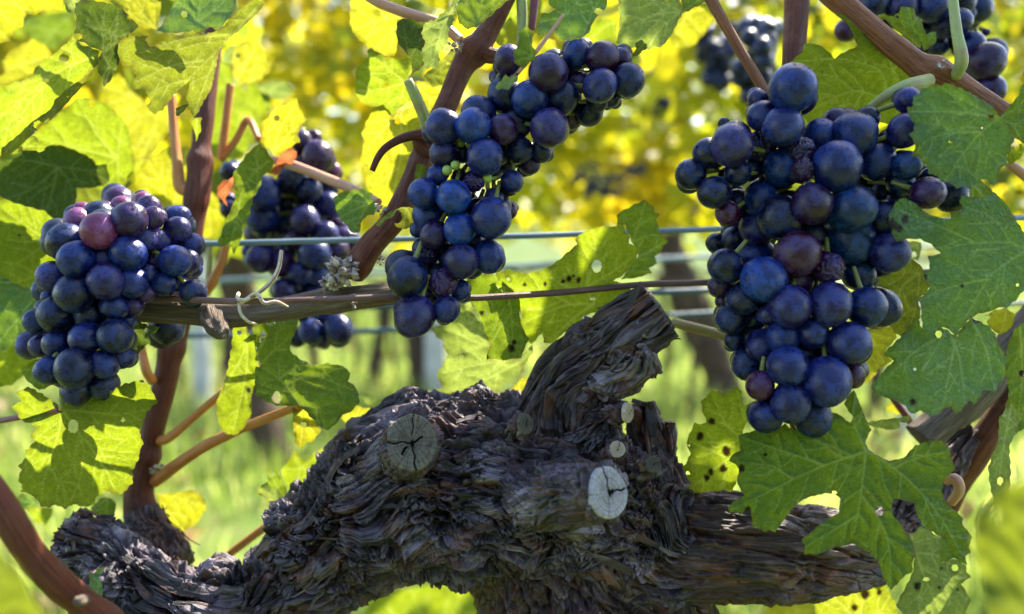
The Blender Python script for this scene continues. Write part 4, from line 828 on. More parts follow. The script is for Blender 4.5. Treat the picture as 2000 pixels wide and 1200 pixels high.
def leaf_core(poly, base, veins, sp, seed, tooth, period):
    rng = np.random.RandomState(seed); poly = np.array(poly, float); base = np.array(base, float)
    nx = np.roll(poly, -1, 0); per = np.linalg.norm(nx - poly, axis=1).sum()
    area = .5 * (poly[:, 0] * nx[:, 1] - nx[:, 0] * poly[:, 1]).sum(); sg = 1 if area > 0 else -1
    B = []; t = 0; ph = rng.rand()
    for a, b in zip(poly, nx):
        L = np.linalg.norm(b - a); n = max(1, int(L / sp)); nr = np.array([b[1] - a[1], a[0] - b[0]]) / (L + 1e-9) * sg
        for k in range(n):
            u = k / n; s = t + L * u; f = ((s / period + ph + .35 * math.sin(s * .013 + seed)) % 1.0)
            saw = (f / .68 if f < .68 else (1 - f) / .32) - .45
            B.append(a + (b - a) * u + nr * (tooth * saw * (.6 + .8 * abs(math.sin(s * .021 + seed * 2)))) + rng.normal(size=2) * tooth * .06)
        t += L
    B = np.array(B)
    lo, hi = B.min(0), B.max(0); gx = np.arange(lo[0], hi[0], sp); gy = np.arange(lo[1], hi[1], sp * .87)
    X, Y = np.meshgrid(gx, gy); X = X + (np.arange(len(gy)) % 2 * sp * .5)[:, None]
    G = np.stack([X.ravel(), Y.ravel()], 1); G += rng.normal(size=G.shape) * sp * .06
    G = G[inside(G, B)]
    bs = np.hstack([B, np.roll(B, -1, 0)])
    dm = np.full(len(G), 1e9)
    for k in range(0, len(bs), 200): dm = np.minimum(dm, seg_dist(G, bs[k:k + 200])[0].min(1))
    G = G[dm > sp * .55]; dG = dm[dm > sp * .55]
    pts = [Vector(p) for p in np.vstack([B, G])]; nb = len(B)
    r = delaunay_2d_cdt(pts, [], [list(range(nb))], 1, 1e-5)
    V2 = np.array([v[:] for v in r[0]]); Fc = [tuple(f) for f in r[2]]
    hd = np.full(len(V2), 1e9)
    nh = rng.randint(0, 4) if area and abs(area) > 9000 else rng.randint(0, 2); C2 = np.array([V2[list(f)].mean(0) for f in Fc]); kill = np.zeros(len(Fc), bool)
    for k in range(nh):
        if not len(G): break
        c0 = G[rng.randint(len(G))]; rh = rng.uniform(2.2, 6.5) * (1.6 if rng.rand() < .2 else 1)
        kill |= np.linalg.norm((C2 - c0) * np.array([1, rng.uniform(.6, 1.5)]), axis=1) < rh; hd = np.minimum(hd, np.abs(np.linalg.norm(V2 - c0, axis=1) - rh))
    Fc = [f for f, q in zip(Fc, kill) if not q]
    # veins
    segs = []                       # x0 y0 x1 y1 w0 w1
    if veins is None:
        veins = []
        for tp in auto_tips(poly, base):
            tp = np.array(tp); m = (base + tp) / 2 + np.array([-(tp - base)[1], (tp - base)[0]]) * rng.uniform(-.06, .06); veins.append([tuple(base), tuple(m), tuple(tp)])
    for vn in veins:
        vp = np.array(vn, float)
        c = catmull(np.hstack([vp, np.zeros((len(vp), 1))]), 14)[:, :2] if len(vp) > 2 else vp[0] + (vp[-1] - vp[0]) * np.linspace(0, 1, 14)[:, None]
        L = np.linalg.norm(np.diff(c, axis=0), axis=1).sum(); w0 = 3.3 if L > 110 else 2.4
        for i in range(13): segs.append((*c[i], *c[i + 1], w0 * (1 - .72 * i / 13), w0 * (1 - .72 * (i + 1) / 13)))
        ns = int(L / 30); side = 1 if rng.rand() < .5 else -1
        for k in range(1, ns):
            f = (k + .2 * rng.normal()) / ns; f = min(max(f, .05), .95); i = int(f * 12); p = c[i] + (c[i + 1] - c[i]) * (f * 12 - i)
            d = (c[i + 1] - c[i]); d /= np.linalg.norm(d) + 1e-9
            for sd in ((side,) if ns > 3 else (1, -1)):
                an = sd * rng.uniform(.72, 1.0); dd = np.array([d[0] * math.cos(an) - d[1] * math.sin(an), d[0] * math.sin(an) + d[1] * math.cos(an)])
                ln = min(.50 * L * (1 - f) + 14, 95) * rng.uniform(.85, 1.15); q = p + dd * ln * .55; dd2 = dd * .9 + d * .35; dd2 /= np.linalg.norm(dd2); e = q + dd2 * ln * .5
                segs.append((*p, *q, 1.6, 1.2)); segs.append((*q, *e, 1.2, .7))
            side = -side
    S = np.array(segs); n = len(V2); vein = np.zeros(n); dmain = np.full(n, 1e9)
    bd = np.full(n, 1e9)
    for k in range(0, n, 4000):
        dd, tt = seg_dist(V2[k:k + 4000], S[:, :4]); w = S[:, 4][None] * (1 - tt) + S[:, 5][None] * tt
        vein[k:k + 4000] = np.clip(1.25 - dd / np.maximum(w, sp * .42), 0, 1).max(1); dmain[k:k + 4000] = dd.min(1)
        for j in range(0, len(bs), 300): bd[k:k + 4000] = np.minimum(bd[k:k + 4000], seg_dist(V2[k:k + 4000], bs[j:j + 300])[0].min(1))
    return V2, Fc, vein, np.minimum(bd, hd + 1.5), dmain
LSEED = [100]
def leaf(mat, reg, pts, base, label, d=.34, gx=0.0, gy=0.0, veins=None, cup=0.0, fold=None, wav=.0028, puck=.0005, sp=3.6, tooth=2.2, period=22, group=None, petiole=None, pm='petiole_green', spots=None):
    LSEED[0] += 1; seed = LSEED[0]
    if mat in ('yel', 'yg', 'spot'): gx -= .004; gy += .007      # backlit leaves turn their upper side to the sun
    poly = zz(reg, pts); b = zz(reg, [base])[0]
    vv = [zz(reg, v) for v in veins] if veins else None
    if max(b[0] - 2400, -400 - b[0], b[1] - 1700, -500 - b[1]) > 0: pass
    V2, Fc, vein, bd, dm = leaf_core(poly, b, vv, sp, seed, tooth, period)
    x = (V2[:, 0] - b[0]) / 100; y = (V2[:, 1] - b[1]) / 100
    D = d + gx * x + gy * y + cup * (x * x + y * y)
    if fold: a, k = fold; s = -x * math.sin(a) + y * math.cos(a); D = D + k * np.abs(s)
    nz = np.stack([x * .9, y * .9, np.full(len(x), seed * 1.37)], 1)
    D = D + wav * pn(nz) * np.clip(np.hypot(x, y) * .8, 0, 1.3) + .0006 * pn(nz * 2.6) + .0022 * np.exp(-bd / 16) * pn(nz * 3.5 + 40)
    D = D + puck * (1 - np.exp(-(dm / 7) ** 2)) * (1 if seed % 2 else -1) + .00012 * pn(nz * 12)
    sp_a = np.zeros(len(V2))
    for (qx, qy, qr) in (spots or []):      # round black or brown spots eaten into the blade
        c = np.array(zz(reg, [(qx, qy)])[0]); rr = np.hypot(V2[:, 0] - c[0], (V2[:, 1] - c[1]) * .85) / (qr / reg[2]) + .35 * pn(np.stack([V2[:, 0] * .12, V2[:, 1] * .12, np.full(len(V2), qx)], 1))
        sp_a = np.maximum(sp_a, np.clip((1.25 - rr) / .4, 0, 1))
    o = mesh_from('vine_leaf', PA(V2, D), Fc, LM[mat], attrs={'sp': sp_a, 'vein': vein, 'rim': bd / 100, 'lc': np.stack([V2[:, 0] / 100, V2[:, 1] / 100, np.full(len(V2), seed * 3.7)], 1)})
    recentre(o, P(b[0], b[1], d)); tag(o, label, 'leaf', group)
    if petiole: 
        t = tube('petiole', petiole, M[pm], None, 12); adopt(t, o)
    return o
# --- top left group
leaf('yel', R1, [(-200, -150), (380, -150), (372, 0), (378, 50), (345, 68), (300, 66), (230, 72), (195, 88), (150, 85), (130, 160), (95, 175), (60, 245), (0, 252), (-200, 260)], (-260, -60), 'bright yellow backlit leaf filling the very top left corner', .37, .004, .006, veins=[[(-260, -60), (0, 10), (180, 60)], [(-260, -60), (-60, 120), (50, 235)], [(-260, -60), (0, -60), (340, -40)]])
leaf('yg', R1, [(-150, 560), (0, 515), (150, 465), (185, 445), (215, 390), (240, 368), (310, 325), (370, 270), (430, 212), (470, 262), (520, 275), (555, 290), (580, 300), (575, 345), (570, 385), (500, 450), (420, 525), (340, 610), (270, 680), (180, 785), (90, 850), (0, 922), (-150, 1000)], (580, 320), 'large sunlit yellow green leaf at the left edge folded along its lower side', .335, -.006, .008, veins=[[(580, 320), (330, 430), (0, 690)], [(440, 385), (300, 340), (310, 330)], [(330, 430), (190, 480), (40, 520)], [(240, 520), (150, 640), (100, 760)], [(440, 385), (420, 300), (430, 225)], [(120, 600), (60, 720), (20, 850)]], fold=(-.7, .004))
leaf('olive', R1, [(580, 375), (560, 420), (470, 520), (380, 620), (300, 700), (210, 770), (180, 800), (80, 890), (0, 930), (10, 870), (110, 790), (180, 720), (300, 640), (320, 590), (380, 530), (440, 490), (520, 430)], (575, 380), 'narrow dark underside strip of the folded leaf at the left edge', .325, .002, .004, tooth=1.2)
leaf('yg', R1, [(175, 790), (205, 800), (225, 825), (275, 855), (262, 885), (230, 890), (160, 880), (110, 895), (60, 915), (110, 850)], (120, 870), 'small curled yellow flap under the folded leaf at left', .332, .004, .004, tooth=2.5)
leaf('yel', R1, [(530, -60), (950, -80), (945, 20), (930, 140), (912, 172), (850, 165), (800, 150), (740, 90), (640, 20), (560, 10)], (910, 165), 'yellow backlit leaf at the top edge behind the dark olive leaf', .375, .004, -.006, veins=[[(910, 165), (780, 20), (700, -60)], [(910, 165), (905, 60), (900, -60)], [(910, 165), (800, 110), (650, 20)]])
leaf('dark', R1, [(440, 20), (490, -5), (540, 5), (640, 20), (700, 45), (740, 75), (785, 120), (812, 162), (770, 190), (740, 205), (700, 240), (690, 262), (690, 310), (702, 362), (670, 430), (640, 480), (610, 510), (605, 470), (575, 420), (568, 370), (580, 335), (600, 300), (540, 280), (490, 250), (460, 240), (435, 212), (450, 130), (440, 80)], (600, 320), 'dark olive leaf at the top left, left of the big hanging olive leaf', .342, .003, .004, veins=[[(600, 320), (690, 240), (790, 170)], [(600, 320), (600, 200), (520, 60)], [(690, 250), (650, 190), (560, 170)], [(600, 320), (640, 400), (612, 500)], [(620, 300), (680, 150), (690, 60)]])
leaf('olive', R1, [(685, 262), (720, 225), (760, 203), (800, 215), (870, 208), (850, 235), (880, 280), (930, 262), (960, 240), (990, 230), (1000, 196), (1060, 215), (1090, 190), (1130, 180), (1200, 200), (1280, 182), (1330, 130), (1400, 62), (1500, -20), (1560, 10), (1500, 90), (1420, 160), (1330, 240), (1285, 300), (1260, 420), (1240, 520), (1190, 600), (1160, 660), (1132, 692), (1110, 630), (1090, 575), (1105, 520), (1118, 470), (1070, 510), (1020, 556), (980, 610), (960, 642), (900, 670), (860, 625), (880, 590), (868, 560), (840, 517), (800, 525), (768, 520), (790, 470), (800, 440), (770, 420), (775, 390), (745, 395), (718, 385), (700, 350), (690, 330)], (1335, 235), 'big torn olive leaf hanging at the top left with a long midrib', .332, -.004, .006,
     veins=[[(1500, 50), (1335, 235), (1180, 390), (1010, 555)], [(1335, 205), (1100, 225), (820, 310)], [(1190, 355), (1000, 390), (800, 480)], [(1100, 470), (980, 500), (880, 550)], [(1300, 280), (1230, 420), (1140, 660)]], tooth=2.0, period=14)
leaf('olive', R1, [(1030, 640), (1065, 618), (1110, 612), (1085, 640), (1050, 680), (1035, 680)], (1035, 660), 'tiny curled scrap under the tip of the hanging olive leaf', .335, sp=2.5)
leaf('yg', R1, [(1130, 690), (1180, 690), (1175, 770), (1150, 830), (1138, 760), (1115, 720)], (1150, 690), 'small yellow tip hanging in front of the red shoot', .345, sp=2.5)
leaf('teal', R1, [(1040, -60), (1380, -60), (1385, 50), (1330, 120), (1280, 182), (1230, 160), (1160, 185), (1080, 190), (1000, 195), (920, 182), (960, 130), (1000, 60)], (1160, 130), 'green leaf at the top edge above the hanging olive leaf', .35, .003, -.004, veins=[[(1160, 130), (1170, 20), (1190, -60)], [(1160, 130), (1050, 20), (1000, 60)], [(1160, 130), (1280, 40), (1360, -40)], [(1160, 130), (1220, 160), (1270, 175)]])
leaf('pale', R1, [(370, 0), (460, -30), (475, 30), (440, 85), (400, 75), (380, 40)], (440, 0), 'grey green scrap of leaf between the corner leaf and the dark olive leaf', .36, sp=3)
# --- left background leaves
leaf('yg', R1, [(180, 800), (250, 740), (380, 640), (450, 575), (520, 575), (600, 600), (660, 640), (720, 700), (760, 780), (770, 850), (790, 930), (790, 1000), (740, 1060), (690, 1120), (560, 1110), (430, 1090), (340, 960), (280, 880)], (690, 930), 'broad sunlit leaf with a dark shadow patch above the left grape bunch', .42, .006, .004)
leaf('dark', R1, [(-40, 930), (60, 900), (180, 860), (350, 850), (450, 885), (540, 930), (560, 965), (625, 965), (645, 1062), (600, 1090), (520, 1105), (450, 1100), (445, 1200), (430, 1330), (360, 1360), (300, 1290), (240, 1350), (200, 1480), (-40, 1500)], (340, 980), 'large dark green leaf in shade above and left of the left bunch', .40, .004, .005, veins=[[(340, 980), (200, 1100), (0, 1180)], [(340, 980), (500, 1000), (630, 1060)], [(340, 980), (300, 1150), (250, 1340)], [(340, 980), (150, 940), (0, 950)], [(340, 980), (410, 1080), (430, 1190)]])
leaf('yg', R5, [(-60, 60), (60, 120), (180, 155), (240, 170), (305, 245), (320, 300), (300, 420), (320, 560), (250, 640), (200, 800), (230, 900), (150, 1000), (60, 1075), (-80, 1090)], (250, 330), 'big green leaf at the left edge behind the left bunch with a sunlit yellow corner', .385, .008, .003, veins=[[(250, 330), (130, 240), (20, 160)], [(250, 330), (120, 325), (40, 320)], [(250, 330), (120, 420), (0, 480)], [(290, 480), (110, 530), (0, 565)], [(250, 330), (210, 240), (180, 170)], [(200, 760), (80, 850), (-40, 960)], [(110, 530), (60, 490), (20, 460)]])
leaf('teal', R5, [(-60, 440), (30, 520), (110, 560), (200, 570), (250, 640), (200, 760), (120, 800), (40, 880), (-60, 920)], (200, 600), 'bluish green leaf at the left edge beside the left bunch', .372, .006, .002)
leaf('green', R5, [(110, 990), (150, 960), (210, 930), (260, 1000), (280, 1070), (205, 1100), (180, 1080), (150, 1060), (125, 1030)], (210, 1000), 'small green leaf tip below the left edge of the left bunch', .36, sp=3)
leaf('dark', R5, [(690, 730), (760, 755), (830, 770), (812, 800), (770, 812), (785, 855), (752, 870), (722, 912), (690, 890), (660, 880), (640, 800)], (690, 790), 'small dark green leaf tucked between the left bunch and the grey cane', .352, .003, .002)
leaf('yel', R1, [(0, 380), (60, 300), (190, 230), (260, 260), (310, 330), (180, 440), (0, 510), (-60, 480)], (20, 420), 'blurred yellow leaf behind the folded leaf at the left edge', .47, sp=6)
leaf('green', R1, [(130, 130), (200, 100), (440, 60), (440, 190), (330, 290), (250, 290), (180, 230)], (300, 180), 'blurred dark green leaf in the gap at the top left', .62, sp=6)
leaf('yel', R1, [(600, 500), (700, 430), (760, 520), (850, 600), (950, 640), (1000, 760), (900, 900), (800, 960), (730, 850), (640, 700)], (930, 650), 'blurred yellow leaf between the hanging olive leaf and the left bunch', .50, sp=6)
leaf('yel', R1, [(790, 1010), (860, 930), (980, 860), (1100, 860), (1180, 960), (1150, 1090), (1080, 1210), (900, 1230), (800, 1150)], (1000, 1240), 'yellow leaf directly left of the red shoot above the left bunch', .45, sp=5)
leaf('yg', R1, [(1230, 760), (1290, 560), (1360, 500), (1500, 470), (1560, 640), (1500, 800), (1420, 920), (1300, 960), (1240, 900)], (1330, 520), 'blurred yellow green leaf right of the red shoot behind the orange stalks', .49, sp=6)
leaf('yel', R5, [(1010, 120), (1090, 60), (1160, 120), (1150, 260), (1100, 310), (1030, 300), (1000, 220)], (1080, 80), 'yellow leaf behind the red shoot just above the zinc wire', .47, sp=5)
leaf('olive', R5, [(560, -60), (400, -20), (330, 100), (400, 180), (500, 140), (620, 80), (690, 20)], (420, 20), 'olive leaf behind the top of the left bunch', .44, sp=5)
leaf('yel', R2, [(165, 300), (200, 255), (250, 235), (320, 250), (360, 310), (392, 372), (380, 420), (330, 462), (250, 500), (190, 490), (165, 430), (160, 360)], (170, 500), 'small round yellow leaf above the orange stalks, left of the blurred gap', .47, sp=5)
leaf('pale', R2, [(95, 330), (150, 270), (200, 260), (170, 330), (160, 380), (110, 370)], (100, 340), 'white gleaming leaf edge left of the small round yellow leaf', .50, sp=5)
leaf('pale', R2, [(280, 500), (400, 470), (480, 480), (515, 545), (440, 585), (380, 570), (310, 540)], (300, 510), 'white gleaming leaf below the small round yellow leaf', .52, sp=5)
leaf('yg', R2, [(60, 340), (160, 400), (180, 500), (380, 560), (390, 640), (300, 720), (180, 800), (40, 780), (20, 560)], (150, 500), 'pale green blurred leaf around the two orange stalks', .52, sp=6)
leaf('yg', R2, [(190, 160), (250, 140), (265, 190), (230, 225), (190, 205)], (200, 200), 'small blurred yellow leaf at the edge of the gap, near the olive leaf tip', .6, sp=5)
# --- lower left
leaf('yg', Q1, [(60, 118), (110, 92), (85, 45), (150, 15), (230, 60), (300, 110), (330, 40), (420, 30), (530, 60), (650, 0), (740, -20), (785, 20), (800, 55), (822, 92), (770, 140), (752, 175), (742, 210), (725, 250), (747, 312), (728, 345), (725, 385), (690, 450), (692, 512), (640, 572), (600, 575), (560, 560), (502, 585), (490, 630), (440, 642), (380, 627), (340, 652), (290, 630), (260, 642), (215, 642), (200, 610), (150, 570), (110, 562), (112, 522), (93, 500), (112, 450), (95, 430), (140, 380), (130, 350), (182, 300), (160, 265), (197, 230), (165, 210), (110, 190), (88, 150)], (322, 135), 'large sunlit leaf at lower left with a forked shadow across it', .335, -.004, .005,
     veins=[[(322, 135), (305, 260), (240, 460), (212, 620)], [(322, 135), (430, 300), (420, 480), (370, 610)], [(335, 150), (450, 300), (570, 345), (725, 360)], [(322, 135), (500, 150), (620, 160), (780, 130)], [(322, 135), (230, 165), (100, 140)], [(322, 135), (390, 60), (480, 20)], [(300, 260), (200, 330), (120, 440)], [(450, 300), (540, 430), (600, 560)], [(255, 430), (330, 540), (340, 640)]], tooth=2.6, period=17, cup=.0012,
     petiole=[(1, 0, 0, 0)] and [(120, 800, .333, 5), (119, 785, .332, 4), (122, 740, .336, 5)])
leaf('yel', Q1, [(812, 572), (870, 572), (940, 565), (1000, 553), (1042, 575), (1062, 602), (1078, 640), (1050, 690), (1022, 732), (985, 750), (960, 772), (900, 797), (880, 770), (870, 740), (838, 680), (828, 622)], (815, 570), 'small bright yellow leaf at the foot of the left shoot', .42, .004, .003, sp=4)
leaf('teal', Q1, [(72, 605), (120, 568), (172, 592), (190, 640), (140, 655), (78, 655)], (180, 620), 'small blue green leaf under the large leaf at lower left', .40, sp=4)
leaf('yg', Q1, [(140, 650), (200, 640), (275, 650), (262, 700), (235, 738), (180, 715)], (200, 645), 'small yellow green leaf below the large leaf at lower left', .42, sp=4)
leaf('green', Q1, [(470, 655), (520, 600), (570, 590), (610, 630), (590, 690), (562, 722), (510, 690)], (560, 600), 'small green leaf above the knobby end of the trunk at lower left', .395, sp=4)
leaf('teal', Q1, [(465, 978), (485, 990), (512, 965), (540, 948), (530, 985), (510, 1000), (535, 1050), (530, 1100), (540, 1160), (535, 1230), (460, 1230), (455, 1130), (465, 1060)], (500, 1200), 'narrow upright pale green leaf at the bottom left', .30, sp=3.5, tooth=1.5)
leaf('near', Q1, [(-260, 700), (-160, 760), (-60, 830), (50, 920), (120, 990), (150, 1080), (215, 1180), (270, 1250), (280, 1320), (-260, 1320)], (-150, 1250), 'out of focus yellow green leaf close to the lens at the bottom left corner', .14, .0, .001, sp=7, tooth=3, period=60)
leaf('pale', Q1, [(1335, 535), (1390, 515), (1450, 560), (1520, 660), (1450, 680), (1405, 650), (1390, 600), (1345, 575)], (1510, 660), 'folded silvery leaf left of the gnarled trunk', .375, sp=3.5)
leaf('green', Q1, [(1385, 450), (1440, 452), (1480, 520), (1530, 640), (1460, 600), (1400, 530)], (1510, 660), 'green half of the folded silvery leaf', .382, sp=3.5)
# --- middle leaves
leaf('yg', PX, [(456, 631), (470, 628), (482, 636), (484, 650), (501, 655), (504, 690), (507, 720), (507, 744), (496, 755), (491, 772), (492, 806), (480, 830), (465, 848), (446, 850), (432, 838), (424, 814), (423, 784), (438, 750), (446, 715), (452, 680)], (478, 636), 'narrow light green leaf hanging under the tied grey cane', .352, .006, .002, veins=[[(478, 636), (482, 720), (455, 845)], [(480, 680), (460, 720), (440, 760)], [(482, 720), (495, 735), (505, 742)], [(478, 760), (486, 790), (490, 806)]], puck=.0006)
leaf('green', PX, [(492, 640), (510, 628), (531, 622), (560, 620), (582, 618), (580, 640), (572, 660), (565, 678), (572, 692), (590, 704), (610, 714), (640, 710), (670, 715), (685, 729), (679, 744), (690, 752), (697, 760), (703, 784), (691, 799), (680, 808), (669, 810), (660, 825), (642, 840), (630, 838), (612, 820), (586, 793), (541, 793), (519, 784), (500, 772), (498, 740), (500, 690)], (586, 791), 'broad green leaf hanging below the grey cane with a yellow lower rim', .345, .002, -.004,
     veins=[[(586, 791), (550, 745), (507, 715)], [(507, 715), (530, 690), (570, 655)], [(507, 715), (500, 680), (498, 650)], [(586, 791), (620, 800), (636, 836)], [(560, 752), (610, 735), (690, 762)], [(545, 740), (590, 715), (670, 722)], [(560, 755), (535, 770), (505, 765)]], cup=.002)
leaf('yel', PX, [(571, 796), (586, 791), (600, 800), (618, 822), (627, 840), (612, 862), (598, 866), (586, 878), (576, 862), (573, 840)], (586, 791), 'small yellow lobe under the broad hanging green leaf', .352, sp=3)
leaf('yel', Q2, [(440, 168), (470, 140), (500, 108), (560, 125), (622, 132), (585, 170), (560, 200), (585, 242), (545, 235), (500, 215), (460, 200)], (450, 190), 'yellow blotched leaf at the upper left shoulder of the trunk', .40, sp=3.5)
leaf('yg', Q2, [(130, 452), (170, 400), (200, 340), (230, 380), (262, 400), (300, 360), (340, 338), (412, 328), (400, 370), (372, 402), (330, 440), (300, 482), (250, 520), (200, 562), (150, 520)], (230, 440), 'yellow green leaf behind the splintered left side of the trunk', .41, sp=3.5)
leaf('pale', Q2, [(540, 40), (620, 70), (700, 80), (800, 70), (900, 40), (990, 20), (960, 60), (860, 110), (700, 150), (640, 130), (570, 100)], (980, 30), 'dry whitish leaf lying behind the top of the trunk', .47, sp=5)
leaf('teal', R6, [(670, 100), (700, 75), (740, 62), (790, 55), (830, 48), (872, 75), (862, 105), (885, 118), (902, 142), (880, 185), (850, 190), (820, 212), (812, 250), (800, 282), (770, 282), (742, 245), (700, 200), (680, 150)], (850, 130), 'small green leaf at the end of the pink stalk in front of the back bunch', .345, .003, .003, sp=3)
leaf('pale', R6, [(890, 240), (905, 215), (930, 195), (960, 170), (1030, 146), (1060, 145), (1000, 165), (975, 200), (940, 212), (922, 235), (912, 250)], (1050, 150), 'thin pale folded leaf edge on the reddish brown shoot', .328, sp=2.6, tooth=1)
leaf('olive', R6, [(965, 200), (1000, 165), (1060, 145), (1088, 156), (1085, 205), (1078, 248), (1040, 262), (1000, 250)], (1050, 150), 'small yellowish leaf tucked against the reddish brown shoot', .331, sp=2.8, tooth=1)
leaf('yel', R2, [(335, 722), (365, 690), (400, 650), (450, 610), (480, 590), (540, 575), (545, 610), (562, 640), (595, 702), (565, 740), (548, 772), (552, 800), (556, 832), (520, 850), (460, 890), (430, 922), (400, 905), (380, 880), (345, 855), (328, 830)], (400, 940), 'crinkled yellow leaf with a rust red edge above the back bunch', .385, .002, .004, veins=[[(400, 940), (430, 780), (540, 600)], [(410, 890), (480, 800), (590, 705)], [(405, 910), (370, 800), (400, 670)]], sp=3)
rust = leaf_mat('leaf_rust', (.30, .075, .022), (.62, .17, .05), .3); LM['rust'] = rust
leaf('rust', R2, [(430, 930), (465, 890), (520, 852), (542, 870), (538, 915), (515, 960), (470, 955), (440, 1020), (410, 1025), (360, 1010), (400, 985)], (405, 945), 'rust red leaf scrap at the tip of the pink stalk', .388, sp=3)
leaf('green', PX, [(507, 280), (523, 298), (535, 317), (530, 332), (514, 342), (507, 367), (494, 388), (486, 425), (473, 441), (472, 466), (457, 497), (452, 484), (441, 480), (424, 478), (432, 455), (441, 432), (460, 388), (455, 345), (457, 337), (470, 318), (480, 303)], (520, 318), 'long folded green leaf hanging left of the back bunch', .375, .004, .003, veins=[[(525, 315), (490, 345), (462, 400)], [(485, 350), (500, 360), (506, 366)], [(470, 385), (462, 430), (450, 475)], [(505, 330), (500, 305), (507, 284)]], sp=3)
leaf('rust', PX, [(455, 345), (446, 352), (436, 352), (424, 368), (424, 380), (434, 392), (445, 404), (440, 388), (452, 372), (460, 385)], (455, 348), 'curled rust red leaf edge left of the back bunch', .378, sp=2.4, tooth=.8)
leaf('yel', R2, [(855, -60), (1175, -60), (1178, 40), (1182, 112), (1128, 120), (1122, 180), (1130, 250), (1112, 330), (1050, 312), (990, 300), (950, 270), (900, 230), (862, 180), (850, 130)], (1180, 100), 'yellow backlit leaf with holes at the top edge right of the blurred gap', .375, -.004, .004)
leaf('yg', R2, [(890, 402), (920, 370), (960, 335), (950, 300), (972, 285), (1040, 320), (1100, 345), (1160, 350), (1200, 338), (1232, 345), (1226, 420), (1200, 450), (1178, 482), (1205, 530), (1222, 580), (1180, 610), (1130, 640), (1105, 690), (1060, 640), (1010, 630), (960, 622), (910, 590), (882, 540), (880, 480)], (1175, 485), 'middle yellow green leaf left of the reddish brown shoot, at the pale stalk', .365, -.004, .003)
leaf('yel', R2, [(975, 660), (1005, 625), (1045, 616), (1080, 650), (1095, 700), (1150, 660), (1230, 620), (1280, 640), (1312, 692), (1310, 742), (1232, 800), (1228, 900), (1210, 1000), (1190, 1100), (1150, 1185), (1080, 1235), (1010, 1180), (960, 1132), (930, 1060), (920, 1000), (915, 920), (930, 850), (922, 780), (945, 720)], (1150, 640), 'tall yellow leaf behind the curled tendril', .37, -.003, .004)
leaf('yel', R2, [(1230, 480), (1330, 470), (1440, 430), (1560, 380), (1480, 560), (1400, 680), (1320, 690), (1300, 640), (1250, 600)], (1240, 500), 'yellow leaf patch between the pale stalk and the reddish brown shoot', .385, sp=4)
leaf('dark', R2, [(1125, 130), (1160, 112), (1200, 110), (1250, 128), (1285, 132), (1290, 250), (1292, 380), (1250, 410), (1212, 445), (1212, 350), (1180, 310), (1130, 252), (1122, 190)], (1210, 440), 'dark green leaf in front of the yellow leaves left of the reddish brown shoot', .352, .003, .004)
leaf('olive', R3, [(70, 460), (110, 420), (180, 360), (230, 310), (280, 290), (312, 292), (308, 360), (300, 440), (260, 470), (200, 495), (140, 512), (100, 480)], (60, 440), 'triangular olive leaf underside touching the reddish brown shoot', .356, .002, .003)
leaf('pale', R3, [(88, 140), (120, 120), (150, 118), (172, 90), (230, 55), (250, 15), (285, -60), (300, -20), (275, 30), (255, 90), (262, 120), (228, 180), (226, 242), (195, 290), (172, 312), (178, 360), (158, 402), (120, 395), (92, 405), (78, 350), (64, 312), (85, 270), (92, 250), (68, 200), (75, 180)], (220, 120), 'narrow pale green leaf hanging left of the reddish brown shoot', .332, .003, .002, veins=[[(260, 40), (190, 170), (130, 390)], [(190, 170), (130, 160), (100, 150)], [(170, 220), (130, 240), (90, 300)]], tooth=2.8, period=12, sp=3)
leaf('green', R3, [(285, -60), (620, -60), (580, 0), (520, 50), (480, 90), (430, 130), (392, 162), (370, 160), (342, 176), (310, 150), (290, 140), (275, 60)], (395, 140), 'dark green leaf at the top edge over the reddish brown shoot', .335, .002, -.004, veins=[[(395, 140), (480, 60), (575, -20)], [(395, 140), (340, 40), (310, -50)], [(395, 140), (420, 30), (450, -55)], [(395, 140), (330, 130), (290, 90)]])
leaf('teal', R3, [(790, -60), (1165, -60), (1158, 20), (1142, 62), (1100, 95), (1075, 130), (1060, 170), (1040, 202), (1000, 225), (960, 237), (920, 240), (882, 232), (862, 205), (842, 182), (800, 200), (770, 222), (752, 200), (750, 170), (760, 120), (772, 82), (820, 75), (862, 60), (840, 50), (815, 20)], (850, 150), 'blue green leaf hanging from the top edge above the middle bunch', .318, .002, .003, veins=[[(850, 150), (960, 40), (1060, -60)], [(1010, 215), (1070, 80), (1130, -40)], [(900, 90), (850, 60), (810, 10)], [(880, 110), (820, 120), (765, 130)]])
leaf('pale', R3, [(1215, -60), (1560, -60), (1590, 20), (1602, 70), (1570, 130), (1550, 170), (1530, 212), (1500, 250), (1472, 278), (1440, 272), (1400, 295), (1380, 270), (1352, 262), (1330, 282), (1290, 282), (1250, 262), (1212, 252), (1225, 180), (1230, 120), (1222, 40)], (1595, 70), 'pale yellow green leaf at the top edge right of the middle bunch', .335, -.002, .003, veins=[[(1595, 70), (1440, 90), (1260, 170)], [(1595, 70), (1480, 160), (1400, 280)], [(1595, 70), (1460, 10), (1300, -40)], [(1595, 70), (1560, 130), (1530, 205)]])
leaf('olive', R3, [(1320, 250), (1360, 235), (1390, 262), (1385, 290), (1340, 320), (1305, 345), (1310, 310), (1330, 285)], (1380, 250), 'ragged brownish tip under the pale leaf right of the middle bunch', .332, sp=2.6)
leaf('green', R3, [(1590, -10), (1640, -40), (1760, -60), (1740, 10), (1680, 40), (1600, 80)], (1600, 70), 'dark green strip of leaf at the top edge beside the pale leaf', .34, sp=3)
leaf('yel', R3, [(1605, 80), (1680, 40), (1750, 5), (1790, 40), (1770, 140), (1720, 210), (1650, 280), (1560, 290), (1520, 250), (1560, 160)], (1620, 80), 'mustard yellow blurred leaf right of the pale leaf at the top', .45, sp=5)
